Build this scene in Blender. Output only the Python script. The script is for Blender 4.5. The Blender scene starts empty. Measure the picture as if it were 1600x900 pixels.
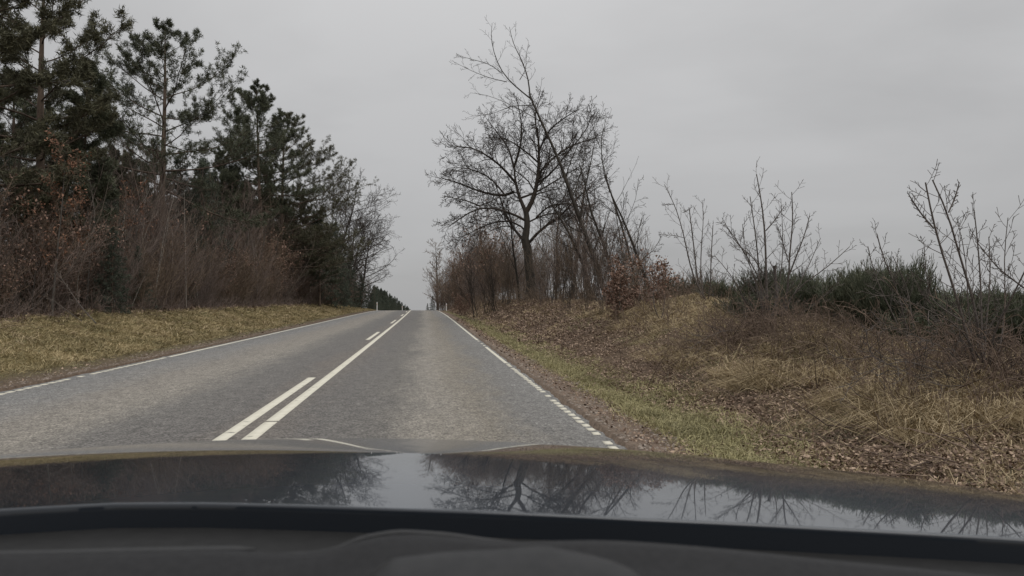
import bpy, math, random
import numpy as np
R = math.radians
C = bpy.context.scene.collection
PI = math.pi

# ------------------------------------------------------------------ camera, light
CAM_Z = 1.25
FPX = 1150.0
YAW, PITCH = R(6.64), R(1.19)
cam_d = bpy.data.cameras.new('camera')
cam_d.sensor_width = 36; cam_d.lens = FPX / 1600 * 36
cam_d.clip_start = 0.05; cam_d.clip_end = 6000
cam_d.dof.use_dof = True; cam_d.dof.focus_distance = 30; cam_d.dof.aperture_fstop = 10
cam = bpy.data.objects.new('camera', cam_d); C.objects.link(cam)
cam.location = (0, 0, CAM_Z); cam.rotation_euler = (PI / 2 + PITCH, 0, -YAW)
bpy.context.scene.camera = cam

SUN_EL, SUN_AZ = R(55), R(150)      # azimuth measured clockwise from +Y (ahead on the road)
world = bpy.data.worlds.new('World'); bpy.context.scene.world = world; world.use_nodes = True
wn, wl = world.node_tree.nodes, world.node_tree.links
wn.clear()
w_out = wn.new('ShaderNodeOutputWorld'); w_bg = wn.new('ShaderNodeBackground'); w_bg.inputs[1].default_value = 0.1
w_sky = wn.new('ShaderNodeTexSky'); w_sky.sky_type = 'NISHITA'; w_sky.sun_disc = False
w_sky.sun_elevation = SUN_EL; w_sky.sun_rotation = SUN_AZ
w_tc = wn.new('ShaderNodeTexCoord')
w_map = wn.new('ShaderNodeMapping'); w_map.inputs['Scale'].default_value = (1.1, 1.1, 3.4); w_map.inputs['Location'].default_value = (3.1, .4, .6)
w_n1 = wn.new('ShaderNodeTexNoise'); w_n1.inputs['Scale'].default_value = 1.7; w_n1.inputs['Detail'].default_value = 6; w_n1.inputs['Roughness'].default_value = .5
w_n1.inputs['Distortion'].default_value = .35
w_sep = wn.new('ShaderNodeSeparateXYZ')
w_ramp = wn.new('ShaderNodeValToRGB')    # overcast sky: brighter overhead than at the horizon
w_ramp.color_ramp.elements[0].position = 0.0; w_ramp.color_ramp.elements[0].color = (.412, .412, .416, 1)
w_ramp.color_ramp.elements[1].position = 1.0; w_ramp.color_ramp.elements[1].color = (1.12, 1.12, 1.13, 1)
for p_, c_ in ((.12, .452), (.3, .515), (.45, .60)):
    e = w_ramp.color_ramp.elements.new(p_); e.color = (c_ * 1.0, c_ * .998, c_ * 1.004, 1)
w_cl = wn.new('ShaderNodeMapRange'); w_cl.inputs[1].default_value = .33; w_cl.inputs[2].default_value = .67
w_cl.inputs[3].default_value = 8.9; w_cl.inputs[4].default_value = 10.9
w_mul = wn.new('ShaderNodeVectorMath'); w_mul.operation = 'SCALE'
w_mix = wn.new('ShaderNodeMix'); w_mix.data_type = 'RGBA'; w_mix.inputs[0].default_value = .97
wl.new(w_tc.outputs['Generated'], w_map.inputs[0]); wl.new(w_map.outputs[0], w_n1.inputs['Vector'])
wl.new(w_tc.outputs['Generated'], w_sep.inputs[0]); wl.new(w_sep.outputs['Z'], w_ramp.inputs[0])
wl.new(w_n1.outputs[0], w_cl.inputs[0]); wl.new(w_ramp.outputs[0], w_mul.inputs[0]); wl.new(w_cl.outputs[0], w_mul.inputs['Scale'])
wl.new(w_sky.outputs[0], w_mix.inputs[6]); wl.new(w_mul.outputs[0], w_mix.inputs[7])
wl.new(w_mix.outputs[2], w_bg.inputs[0]); wl.new(w_bg.outputs[0], w_out.inputs[0])

sun_d = bpy.data.lights.new('sun', 'SUN'); sun_d.energy = 1.35; sun_d.angle = R(50); sun_d.color = (1, .975, .94)
sun = bpy.data.objects.new('sun', sun_d); C.objects.link(sun)
sun.rotation_euler = (PI / 2 - SUN_EL, 0, PI - SUN_AZ)
vs = bpy.context.scene.view_settings
vs.view_transform = 'Standard'; vs.look = 'None'; vs.exposure = 0.0; vs.gamma = 1.0; vs.use_curve_mapping = False

# ------------------------------------------------------------------ helpers
def ray(u, v):
    a = np.array([u - 800.0, FPX, 450.0 - v])
    c, s = math.cos(PITCH), math.sin(PITCH); a = np.array([a[0], a[1] * c - a[2] * s, a[1] * s + a[2] * c])
    c, s = math.cos(YAW), math.sin(YAW); return np.array([a[0] * c + a[1] * s, -a[0] * s + a[1] * c, a[2]])
def at(u, v, Y):
    r = ray(u, v); return np.array([r[0] / r[1] * Y, Y, CAM_Z + r[2] / r[1] * Y])

def tag(o, label=None, cat=None, group=None, kind=None):
    if label: o['label'] = label
    if cat: o['category'] = cat
    if group: o['group'] = group
    if kind: o['kind'] = kind
    return o
def empty(name, loc, rz=0):
    o = bpy.data.objects.new(name, None); C.objects.link(o); o.location = loc; o.rotation_euler = (0, 0, rz)
    o.empty_display_size = .3; return o
def link(name, me, parent=None):
    o = bpy.data.objects.new(name, me); C.objects.link(o)
    if parent: o.parent = parent
    return o
def copy_tree(o, parent=None):
    c = o.copy(); C.objects.link(c); c.parent = parent
    for ch in o.children: copy_tree(ch, c)
    return c

class MB:
    """collects vertices and faces; faces kept as index arrays of 3 or 4 corners"""
    def __init__(s): s.v = []; s.f = []; s.n = 0; s.br = {}
    def add(s, v, f):
        v = np.asarray(v, float).reshape(-1, 3); s.v.append(v); s.f.append(np.asarray(f, np.int64) + s.n); s.n += len(v)
    def branch(s, pts, rad, sides):
        s.br.setdefault((len(pts), sides), []).append((pts, rad))
    def flush(s):
        for (n, k), L in s.br.items():
            P = np.array([a for a, _ in L], float); Rr = np.array([b for _, b in L], float)
            T = np.empty_like(P); T[:, 1:-1] = P[:, 2:] - P[:, :-2] if n > 2 else 0; T[:, 0] = P[:, 1] - P[:, 0]; T[:, -1] = P[:, -1] - P[:, -2]
            T /= np.linalg.norm(T, axis=2)[..., None] + 1e-9
            D = P[:, -1] - P[:, 0]; ax = np.argmin(abs(D), axis=1); ref = np.eye(3)[ax][:, None, :]
            U = ref - (ref * T).sum(2)[..., None] * T; U /= np.linalg.norm(U, axis=2)[..., None] + 1e-9
            V = np.cross(T, U)
            a = np.arange(k) * 2 * PI / k
            ring = P[:, :, None, :] + Rr[:, :, None, None] * (U[:, :, None, :] * np.cos(a)[None, None, :, None] + V[:, :, None, :] * np.sin(a)[None, None, :, None])
            B = len(L)
            i = np.arange(n - 1)[:, None] * k; j = np.arange(k)[None]; j2 = (j + 1) % k
            q = np.stack([i + j, i + j2, i + k + j2, i + k + j], -1).reshape(-1, 4)
            q = (q[None] + (np.arange(B) * n * k)[:, None, None]).reshape(-1, 4)
            s.add(ring.reshape(-1, 3), q)
        s.br = {}
    def box(s, a, b):
        x0, y0, z0 = a; x1, y1, z1 = b
        s.add([(x0,y0,z0),(x1,y0,z0),(x1,y1,z0),(x0,y1,z0),(x0,y0,z1),(x1,y0,z1),(x1,y1,z1),(x0,y1,z1)],
              [(0,3,2,1),(4,5,6,7),(0,1,5,4),(1,2,6,5),(2,3,7,6),(3,0,4,7)])
    def blades(s, c, d, w, L, W):
        """triangles: base centre c, unit direction d, side direction w, length L, width W"""
        c, d, w = np.asarray(c), np.asarray(d), np.asarray(w); L = np.asarray(L)[:, None]; W = np.asarray(W)[:, None]
        v = np.stack([c - w * W / 2, c + w * W / 2, c + d * L], 1).reshape(-1, 3)
        s.add(v, np.arange(len(v)).reshape(-1, 3))
    def leaves(s, c, d, w, L, W):
        c, d, w = np.asarray(c), np.asarray(d), np.asarray(w); L = np.asarray(L)[:, None]; W = np.asarray(W)[:, None]
        n = np.cross(d, w)
        v = np.stack([c, c + d * L * .5 + w * W / 2 + n * W * .2, c + d * L, c + d * L * .5 - w * W / 2 + n * W * .2], 1).reshape(-1, 3)
        s.add(v, np.arange(len(v)).reshape(-1, 4))
    def mesh(s, name, mat, smooth=True, off=None):
        s.flush()
        me = bpy.data.meshes.new(name)
        V = np.concatenate(s.v) if s.v else np.zeros((0, 3))
        if off is not None: V = V - np.asarray(off)
        me.vertices.add(len(V)); me.vertices.foreach_set('co', V.astype(np.float32).ravel())
        idx = np.concatenate([f.ravel() for f in s.f]); cnt = np.concatenate([np.full(len(f), f.shape[1]) for f in s.f])
        st = np.concatenate([[0], np.cumsum(cnt)[:-1]])
        me.loops.add(len(idx)); me.loops.foreach_set('vertex_index', idx.astype(np.int32))
        me.polygons.add(len(cnt)); me.polygons.foreach_set('loop_start', st.astype(np.int32)); me.polygons.foreach_set('loop_total', cnt.astype(np.int32))
        if smooth: me.polygons.foreach_set('use_smooth', np.ones(len(cnt), bool))
        me.update(calc_edges=True); me.validate()
        if mat: me.materials.append(mat)
        return me

def unit(v):
    v = np.asarray(v, float); return v / (np.linalg.norm(v, axis=-1, keepdims=True) + 1e-9)

# ------------------------------------------------------------------ materials
def mat(name, col, rough=.9, spec=.3, c2=None, scale=6., island=0., objvar=0., bump=0., bscale=40., detail=5., c3=None, stretch=(1, 1, 1), metallic=0., gen='Object'):
    m = bpy.data.materials.new(name); m.use_nodes = True; nt = m.node_tree; N, L = nt.nodes, nt.links
    b = N['Principled BSDF']; b.inputs['Roughness'].default_value = rough; b.inputs['Specular IOR Level'].default_value = spec
    b.inputs['Metallic'].default_value = metallic
    tc = N.new('ShaderNodeTexCoord'); mp = N.new('ShaderNodeMapping'); mp.inputs['Scale'].default_value = stretch; L.new(tc.outputs[gen], mp.inputs[0])
    n = N.new('ShaderNodeTexNoise'); n.inputs['Scale'].default_value = scale; n.inputs['Detail'].default_value = detail; L.new(mp.outputs[0], n.inputs['Vector'])
    r = N.new('ShaderNodeValToRGB'); cr = r.color_ramp
    cr.elements[0].position = .32; cr.elements[0].color = (*col, 1); cr.elements[1].position = .68; cr.elements[1].color = (*(c2 or col), 1)
    if c3: e = cr.elements.new(.5); e.color = (*c3, 1)
    fac = n.outputs[0]
    if island:
        g = N.new('ShaderNodeNewGeometry'); mx = N.new('ShaderNodeMix'); mx.inputs[0].default_value = island
        L.new(fac, mx.inputs[2]); 
        ms = N.new('ShaderNodeMapRange'); ms.inputs[3].default_value = .25; ms.inputs[4].default_value = .75
        L.new(g.outputs['Random Per Island'], ms.inputs[0]); L.new(ms.outputs[0], mx.inputs[3]); fac = mx.outputs[0]
    L.new(fac, r.inputs[0]); out = r.outputs[0]
    if objvar:
        oi = N.new('ShaderNodeObjectInfo'); mr = N.new('ShaderNodeMapRange'); mr.inputs[3].default_value = 1 - objvar; mr.inputs[4].default_value = 1 + objvar
        L.new(oi.outputs['Random'], mr.inputs[0]); hs = N.new('ShaderNodeHueSaturation'); L.new(mr.outputs[0], hs.inputs['Value']); L.new(out, hs.inputs['Color']); out = hs.outputs[0]
    L.new(out, b.inputs['Base Color'])
    if bump:
        n2 = N.new('ShaderNodeTexNoise'); n2.inputs['Scale'].default_value = bscale; n2.inputs['Detail'].default_value = 4; L.new(mp.outputs[0], n2.inputs['Vector'])
        bp = N.new('ShaderNodeBump'); bp.inputs['Strength'].default_value = bump; bp.inputs['Distance'].default_value = .02; L.new(n2.outputs[0], bp.inputs['Height']); L.new(bp.outputs[0], b.inputs['Normal'])
    return m

M = {}
M['pine_bark'] = mat('pine bark', (.075, .058, .045), c2=(.16, .115, .085), scale=9, stretch=(1, 1, .3), bump=.7, bscale=25)
M['pine_limb'] = mat('pine limb bark', (.06, .045, .036), c2=(.12, .085, .062), scale=6)
M['needles'] = mat('pine needles', (.042, .048, .030), c2=(.135, .14, .085), c3=(.078, .086, .054), scale=1.3, island=.5, rough=.75, objvar=.12)
M['needles_warm'] = mat('pine needles, brownish', (.052, .050, .032), c2=(.155, .145, .085), c3=(.092, .090, .054), scale=1.1, island=.5, rough=.75, objvar=.12)
M['spruce'] = mat('spruce needles', (.035, .045, .035), c2=(.10, .115, .08), scale=1.5, island=.5, rough=.8, objvar=.15)
M['oak_bark'] = mat('oak bark', (.026, .023, .020), c2=(.07, .06, .048), scale=8, stretch=(1, 1, .3), bump=.8, bscale=22, island=.25)
M['oak_twig'] = mat('oak twigs', (.026, .021, .018), c2=(.06, .048, .038), scale=3, island=.4)
M['grey_bark'] = mat('grey smooth bark', (.055, .048, .042), c2=(.14, .122, .105), scale=7, stretch=(1, 1, .5), island=.3)
M['cherry_bark'] = mat('cherry bark', (.05, .04, .036), c2=(.14, .12, .105), scale=14, stretch=(1, 1, 4), island=.3)
M['purple_twig'] = mat('purple brown twigs', (.088, .066, .056), c2=(.22, .17, .145), scale=2.5, island=.6, objvar=.2)
M['brown_twig'] = mat('brown twigs', (.085, .062, .045), c2=(.21, .155, .11), scale=2.5, island=.6, objvar=.2)
M['pale_twig'] = mat('pale grey brown twigs', (.11, .095, .08), c2=(.23, .19, .155), scale=2.5, island=.6, objvar=.15)
M['olive_twig'] = mat('olive mossy twigs', (.062, .060, .036), c2=(.13, .12, .07), scale=2.5, island=.6, objvar=.15)
M['birch_bark'] = mat('birch bark', (.14, .12, .10), c2=(.38, .345, .30), scale=10, stretch=(1, 1, 2), detail=6)
M['red_leaf'] = mat('russet dead leaves', (.11, .052, .032), c2=(.27, .14, .085), scale=2, island=.8, rough=.7, objvar=.1)
M['beech_leaf'] = mat('brown beech leaves', (.10, .058, .042), c2=(.27, .17, .125), scale=2, island=.85, rough=.65)
M['litter'] = mat('fallen leaves', (.08, .053, .038), c2=(.42, .31, .225), c3=(.18, .12, .085), scale=.8, island=.8, rough=.75)
M['grass_l'] = mat('verge grass', (.12, .10, .052), c2=(.52, .41, .24), c3=(.29, .235, .12), scale=.9, island=.45, rough=.8)
M['grass_g'] = mat('green verge grass', (.14, .13, .068), c2=(.40, .35, .20), c3=(.25, .225, .12), scale=1.2, island=.5, rough=.8)
M['grass_y'] = mat('yellow green grass', (.17, .155, .075), c2=(.46, .41, .22), c3=(.30, .27, .135), scale=1.2, island=.5, rough=.8)
M['grass_s'] = mat('straw grass', (.17, .13, .075), c2=(.56, .45, .29), c3=(.34, .265, .155), scale=1.0, island=.6, rough=.8)
M['grass_o'] = mat('olive weeds', (.06, .062, .034), c2=(.17, .165, .095), c3=(.10, .10, .058), scale=1.5, island=.5, rough=.8)
M['broom'] = mat('broom stems', (.042, .048, .030), c2=(.135, .135, .088), c3=(.075, .084, .052), scale=1.6, island=.6, rough=.7, objvar=.35)
M['cane'] = mat('bramble canes', (.08, .056, .044), c2=(.22, .16, .12), scale=3, island=.7)
M['post'] = mat('post plastic', (.72, .71, .69), c2=(.8, .79, .77), rough=.45, spec=.4, scale=3)
M['post_black'] = mat('post black band', (.03, .03, .03), rough=.5)
M['reflector'] = mat('amber reflector', (.55, .22, .05), rough=.2, spec=.6)
M['paint'] = mat('road paint', (.20, .19, .17), c2=(.66, .63, .53), c3=(.60, .57, .47), scale=9, rough=.75, detail=12, gen='Object')
_cr = M['paint'].node_tree.nodes['Color Ramp'].color_ramp; _cr.elements[0].position = .27; _cr.elements[1].position = .36

def smooth(a, b, x):
    t = np.clip((x - a) / (b - a), 0, 1); return t * t * (3 - 2 * t)

# ------------------------------------------------------------------ ground shape
_yk = np.array([-60, 0, 8, 27, 45, 62, 75, 88, 101, 125, 160, 230, 350, 600, 1200, 6000], float)
_sk = np.array([0, .001, .004, .006, .0065, .005, .003, -.002, -.010, -.022, -.032, -.034, -.030, -.022, -.021, -.021], float)
_yy = np.linspace(-60, 6000, 12121); _zz = np.cumsum(np.interp(_yy, _yk, _sk)) * (_yy[1] - _yy[0]); _zz -= np.interp(0, _yy, _zz)
def rz(Y): return np.interp(Y, _yy, _zz)
def shift(Y): Y = np.asarray(Y, float); return -.45 * np.clip((Y - 40) / 60, 0, None) ** 2 / (1 + np.clip((Y - 100) / 250, 0, None))
_rs = np.random.RandomState(7)
_wv = [(_rs.uniform(.1, 1.6), _rs.uniform(0, 2 * PI), _rs.uniform(0, 2 * PI)) for _ in range(26)]
def bumps(x, y):
    s = 0
    for f, a, p in _wv: s = s + np.sin((x * math.cos(a) + y * math.sin(a)) * f * 2.2 + p) / (1 + f * 3)
    return s / 6
LE, RE = -6.0, 1.76            # asphalt edges
def ground(x, Y):
    x = np.asarray(x, float); Y = np.asarray(Y, float)
    s = x - shift(Y); z = rz(Y) + 0 * s
    L = np.clip(LE - s, 0, None); Rr = np.clip(s - RE, 0, None)
    z = z - .05 * smooth(0, .5, L) + .16 * smooth(.3, 2.0, L) + .62 * smooth(1.3, 5.2, L) + .25 * smooth(5, 14, L)
    hb = np.interp(Y, [0, 6, 9, 13, 16, 25, 40, 70, 100, 140], [.25, .36, .58, .80, .98, 1.12, 1.2, 1.0, .7, .5])
    z = z - .05 * smooth(0, .35, Rr) - .07 * smooth(.6, 1.2, Rr) + (hb + .12) * smooth(1.0, 4.3, Rr)
    z = z + .22 * np.exp(-((s - 6.6) / 1.6) ** 2 - ((Y - 16.5) / 3.2) ** 2)
    z = z - .35 * smooth(7, 22, Rr)
    off = np.maximum(L, Rr); amp = smooth(.2, 3, off)
    z = z + bumps(x, Y) * .20 * amp + bumps(x * 3.1 + 5, Y * 3.1) * .06 * smooth(.1, 1.5, off)
    z = z + (bumps(x * 1.7 + 9, Y * 1.7) * .16 + bumps(x * 5.3, Y * 5.3 + 3) * .07) * smooth(1.2, 2.4, Rr) * (1 - smooth(8, 14, Rr))
    z = z + (bumps(x * 2.6 + 4, Y * 2.6) * .10) * smooth(.8, 2.0, L) * (1 - smooth(5, 8, L))
    z = z + bumps(x * .05, Y * .05) * 2.0 * smooth(30, 120, off)
    return z - .004
def gpt(x, Y): return (float(x), float(Y), float(ground(x, Y)))

def grid_mesh(xs, ys, zf, name, m, shifted=True):
    X, Y = np.meshgrid(xs, ys); 
    if shifted: X = X + shift(Y)
    Z = zf(X, Y); v = np.stack([X, Y, Z], -1).reshape(-1, 3); nx, ny = len(xs), len(ys)
    i = np.arange(ny - 1)[:, None] * nx + np.arange(nx - 1)[None]
    f = np.stack([i, i + 1, i + nx + 1, i + nx], -1).reshape(-1, 4)
    b = MB(); b.add(v, f); return b.mesh(name, m)

# terrain material: zones by distance across the road, broken up with noise
def ground_material():
    m = bpy.data.materials.new('ground'); m.use_nodes = True; nt = m.node_tree; N, L = nt.nodes, nt.links
    b = N['Principled BSDF']; b.inputs['Roughness'].default_value = .95; b.inputs['Specular IOR Level'].default_value = .1
    at_ = N.new('ShaderNodeAttribute'); at_.attribute_name = 'across'
    tc = N.new('ShaderNodeTexCoord')
    def noise(sc, det=6, rough=.6):
        n = N.new('ShaderNodeTexNoise'); n.inputs['Scale'].default_value = sc; n.inputs['Detail'].default_value = det; n.inputs['Roughness'].default_value = rough
        L.new(tc.outputs['Object'], n.inputs['Vector']); return n.outputs[0]
    n1, n2, n3 = noise(.8), noise(9, 8, .7), noise(45, 4, .7)
    a = N.new('ShaderNodeMath'); a.operation = 'MULTIPLY_ADD'; L.new(n1, a.inputs[0]); a.inputs[1].default_value = 1.1; L.new(at_.outputs['Fac'], a.inputs[2])
    a2 = N.new('ShaderNodeMath'); a2.operation = 'MULTIPLY_ADD'; L.new(n2, a2.inputs[0]); a2.inputs[1].default_value = .5; L.new(a.outputs[0], a2.inputs[2])
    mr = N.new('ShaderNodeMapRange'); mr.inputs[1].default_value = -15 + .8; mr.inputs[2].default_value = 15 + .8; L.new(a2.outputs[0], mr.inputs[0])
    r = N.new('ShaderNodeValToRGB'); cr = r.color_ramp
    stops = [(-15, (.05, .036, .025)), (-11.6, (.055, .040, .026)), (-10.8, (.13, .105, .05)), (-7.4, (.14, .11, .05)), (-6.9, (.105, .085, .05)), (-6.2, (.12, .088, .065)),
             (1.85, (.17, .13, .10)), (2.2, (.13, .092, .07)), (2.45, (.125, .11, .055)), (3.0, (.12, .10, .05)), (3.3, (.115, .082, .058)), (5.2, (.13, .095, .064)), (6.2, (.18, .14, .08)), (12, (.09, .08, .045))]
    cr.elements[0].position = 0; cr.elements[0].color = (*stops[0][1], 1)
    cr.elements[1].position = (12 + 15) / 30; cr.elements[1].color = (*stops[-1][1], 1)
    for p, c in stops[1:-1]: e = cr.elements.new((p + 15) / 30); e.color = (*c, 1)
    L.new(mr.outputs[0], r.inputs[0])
    mm = N.new('ShaderNodeMapRange'); mm.inputs[1].default_value = .25; mm.inputs[2].default_value = .75; mm.inputs[3].default_value = .55; mm.inputs[4].default_value = 1.5; L.new(n2, mm.inputs[0])
    m3 = N.new('ShaderNodeMapRange'); m3.inputs[1].default_value = .25; m3.inputs[2].default_value = .75; m3.inputs[3].default_value = .6; m3.inputs[4].default_value = 1.4; L.new(n3, m3.inputs[0])
    mu = N.new('ShaderNodeMath'); mu.operation = 'MULTIPLY'; L.new(mm.outputs[0], mu.inputs[0]); L.new(m3.outputs[0], mu.inputs[1])
    vm = N.new('ShaderNodeVectorMath'); vm.operation = 'SCALE'; L.new(r.outputs[0], vm.inputs[0]); L.new(mu.outputs[0], vm.inputs['Scale']); L.new(vm.outputs[0], b.inputs['Base Color'])
    bp = N.new('ShaderNodeBump'); bp.inputs['Strength'].default_value = .8; bp.inputs['Distance'].default_value = .05; L.new(n2, bp.inputs['Height']); L.new(bp.outputs[0], b.inputs['Normal'])
    return m
def add_across(me):
    V = np.empty(len(me.vertices) * 3, np.float32); me.vertices.foreach_get('co', V); V = V.reshape(-1, 3)
    at_ = me.attributes.new('across', 'FLOAT', 'POINT'); at_.data.foreach_set('value', (V[:, 0] - shift(V[:, 1])).astype(np.float32))
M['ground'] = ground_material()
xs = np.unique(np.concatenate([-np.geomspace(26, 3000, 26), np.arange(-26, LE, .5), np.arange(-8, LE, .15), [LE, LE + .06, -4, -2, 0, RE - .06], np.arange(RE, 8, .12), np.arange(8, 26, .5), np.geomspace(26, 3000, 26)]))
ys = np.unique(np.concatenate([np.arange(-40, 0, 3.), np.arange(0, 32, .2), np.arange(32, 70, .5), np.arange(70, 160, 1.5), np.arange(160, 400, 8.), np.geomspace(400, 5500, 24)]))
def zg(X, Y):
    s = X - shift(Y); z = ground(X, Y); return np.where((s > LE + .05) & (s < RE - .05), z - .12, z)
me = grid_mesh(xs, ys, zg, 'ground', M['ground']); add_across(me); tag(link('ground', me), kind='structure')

# ------------------------------------------------------------------ road
def road_material():
    m = bpy.data.materials.new('asphalt'); m.use_nodes = True; nt = m.node_tree; N, L = nt.nodes, nt.links
    b = N['Principled BSDF']; b.inputs['Roughness'].default_value = .72; b.inputs['Specular IOR Level'].default_value = .35
    at_ = N.new('ShaderNodeAttribute'); at_.attribute_name = 'across'; tc = N.new('ShaderNodeTexCoord')
    def noise(sc, det=5, rough=.6, st=(1, 1, 1)):
        mp = N.new('ShaderNodeMapping'); mp.inputs['Scale'].default_value = st; L.new(tc.outputs['Object'], mp.inputs[0])
        n = N.new('ShaderNodeTexNoise'); n.inputs['Scale'].default_value = sc; n.inputs['Detail'].default_value = det; n.inputs['Roughness'].default_value = rough
        L.new(mp.outputs[0], n.inputs['Vector']); return n.outputs[0]
    nb, nm, nf = noise(.8, 9, .78, (1, .3, 1)), noise(8, 8, .85, (1, .6, 1)), noise(42, 6, .85)
    a = N.new('ShaderNodeMath'); a.operation = 'MULTIPLY_ADD'; L.new(nb, a.inputs[0]); a.inputs[1].default_value = 2.2; L.new(at_.outputs['Fac'], a.inputs[2])
    mr = N.new('ShaderNodeMapRange'); mr.inputs[1].default_value = -6.3 + 1.1; mr.inputs[2].default_value = 2.0 + 1.1; L.new(a.outputs[0], mr.inputs[0])
    r = N.new('ShaderNodeValToRGB'); cr = r.color_ramp
    G, T, D = (.172, .169, .161), (.205, .187, .16), (.112, .105, .097)
    st = [(-6.3, G), (-5.2, (.168, .165, .158)), (-4.3, (.19, .173, .15)), (-3.6, T), (-2.9, (.125, .118, .108)), (-2.2, D), (-1.7, (.13, .115, .10)), (-1.1, D), (-.5, (.12, .112, .10)), (.05, T), (.55, (.168, .15, .122)), (1.1, (.142, .136, .126)), (2.0, G)]
    cr.elements[0].position = 0; cr.elements[0].color = (*st[0][1], 1); cr.elements[1].position = 1; cr.elements[1].color = (*st[-1][1], 1)
    for p, c in st[1:-1]: e = cr.elements.new((p + 6.3) / 8.3); e.color = (*c, 1)
    L.new(mr.outputs[0], r.inputs[0])
    # stones: light aggregate among dark binder
    vo = N.new('ShaderNodeTexVoronoi'); vo.inputs['Scale'].default_value = 75; L.new(tc.outputs['Object'], vo.inputs['Vector'])
    sp = N.new('ShaderNodeSeparateColor'); L.new(vo.outputs['Color'], sp.inputs[0])
    k1 = N.new('ShaderNodeMapRange'); k1.inputs[3].default_value = .42; k1.inputs[4].default_value = 1.66; L.new(sp.outputs[0], k1.inputs[0])
    k2 = N.new('ShaderNodeMapRange'); k2.inputs[1].default_value = .3; k2.inputs[2].default_value = .7; k2.inputs[3].default_value = .4; k2.inputs[4].default_value = 1.65; L.new(nf, k2.inputs[0])
    k3 = N.new('ShaderNodeMapRange'); k3.inputs[1].default_value = .3; k3.inputs[2].default_value = .7; k3.inputs[3].default_value = .52; k3.inputs[4].default_value = 1.5; L.new(nm, k3.inputs[0])
    m1 = N.new('ShaderNodeMath'); m1.operation = 'MULTIPLY'; L.new(k1.outputs[0], m1.inputs[0]); L.new(k2.outputs[0], m1.inputs[1])
    m2 = N.new('ShaderNodeMath'); m2.operation = 'MULTIPLY'; L.new(m1.outputs[0], m2.inputs[0]); L.new(k3.outputs[0], m2.inputs[1])
    vm = N.new('ShaderNodeVectorMath'); vm.operation = 'SCALE'; L.new(r.outputs[0], vm.inputs[0]); L.new(m2.outputs[0], vm.inputs['Scale']); L.new(vm.outputs[0], b.inputs['Base Color'])
    bp = N.new('ShaderNodeBump'); bp.inputs['Strength'].default_value = .6; bp.inputs['Distance'].default_value = .01; L.new(nf, bp.inputs['Height']); L.new(bp.outputs[0], b.inputs['Normal'])
    return m
M['asphalt'] = road_material()
_er = np.random.RandomState(3)
rys = np.unique(np.concatenate([np.arange(-40, 0, 2.), np.arange(0, 40, .12), np.arange(40, 180, 1.), np.arange(180, 1600, 20.)]))
def road_z(x, Y):
    s = x - shift(Y); return rz(Y) - .014 * np.abs(s + 1.9) * .6
rxs = np.array([LE, LE + .05, -5, -4, -3, -2, -1, 0, 1, RE - .05, RE])
X, Y = np.meshgrid(rxs, rys); eL = (np.sin(rys * 3.1) + np.sin(rys * 7.7 + 1) + np.sin(rys * 17.3)) * .012 + _er.uniform(-.012, .012, len(rys)); eR = np.roll(eL, 31) * 1.3
X[:, 0] += eL - .03; X[:, 1] += eL; X[:, -1] += eR + .03; X[:, -2] += eR
X = X + shift(Y); Z = road_z(X, Y); Z[:, 0] -= .09; Z[:, -1] -= .09
b = MB(); nx = len(rxs); i = np.arange(len(rys) - 1)[:, None] * nx + np.arange(nx - 1)[None]
b.add(np.stack([X, Y, Z], -1).reshape(-1, 3), np.stack([i, i + 1, i + nx + 1, i + nx], -1).reshape(-1, 4))
me = b.mesh('road', M['asphalt']); add_across(me); road = tag(link('road', me), kind='structure')

# markings, each strip a thin sheet 4 mm above the asphalt (profiled blocks 8 mm)
def strip(s0, s1, y0, y1, step=.5, th=.004):
    yy = np.arange(y0, y1, step); yy = np.append(yy, y1)
    b = MB(); P = []
    for k, y in enumerate(yy):
        st = min(1.0, 1.0)
        for s_, dz in ((s0 - .002, 0), (s0, th), (s1, th), (s1 + .002, 0)):
            x = s_ + shift(y); P.append((x, y, float(road_z(x, y)) + dz))
    f = []
    for k in range(len(yy) - 1):
        for j in range(3): a = k * 4 + j; f.append((a, a + 1, a + 5, a + 4))
    b.add(P, f); return b.mesh('marking', M['paint'], smooth=False)
CS0, CS1 = -1.66, -1.535                       # solid line; the dashes run on its left
cl = link('centre_line', strip(CS0, CS1, 7.95, 420, 1.)); tag(cl, kind='structure')
cl2 = link('centre_line', strip(CS0, CS1, -30, 7.90, 1.)); tag(cl2, kind='structure')
for y0, y1 in ((-8, -3), (4.5, 12.3), (23.6, 29.2), (39.3, 45.5), (56, 62), (73, 79), (90, 96), (107, 113)):
    o = link('centre_dash', strip(CS0 - .245, CS0 - .13, y0, y1, .5)); tag(o, kind='structure')
def profiled(edge, w, y0, y1, ystop, name):
    root = link(name, strip(edge - w / 2, edge + w / 2, y1, ystop, 1.)); tag(root, kind='structure')
    bb = MB(); bb.box((-w / 2, 0, -.02), (w / 2, .13, .007)); bm_ = bb.mesh('marking_block', M['paint'], smooth=False)
    y = y0; rr = random.Random(5)
    while y < y1 - .14:
        x = edge + float(shift(y)); o = link('marking_block', bm_, root); o.location = (x + rr.uniform(-.006, .006), y, float(road_z(x, y))); o.rotation_euler.z = rr.uniform(-.03, .03)
        y += .235 if rr.random() > .1 else .47
profiled(1.63, .07, 4.6, 15.0, 20.2, 'edge_line')
tag(link('edge_line', strip(1.63 - .038, 1.63 + .038, 23.6, 420, 1.)), kind='structure')
for y_ in (20.6, 21.5, 22.9): tag(link('edge_line', strip(1.63 - .03, 1.63 + .03, y_, y_ + .35, .2)), kind='structure')
profiled(-5.8, .08, 8.0, 17.5, 420, 'edge_line')

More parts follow.
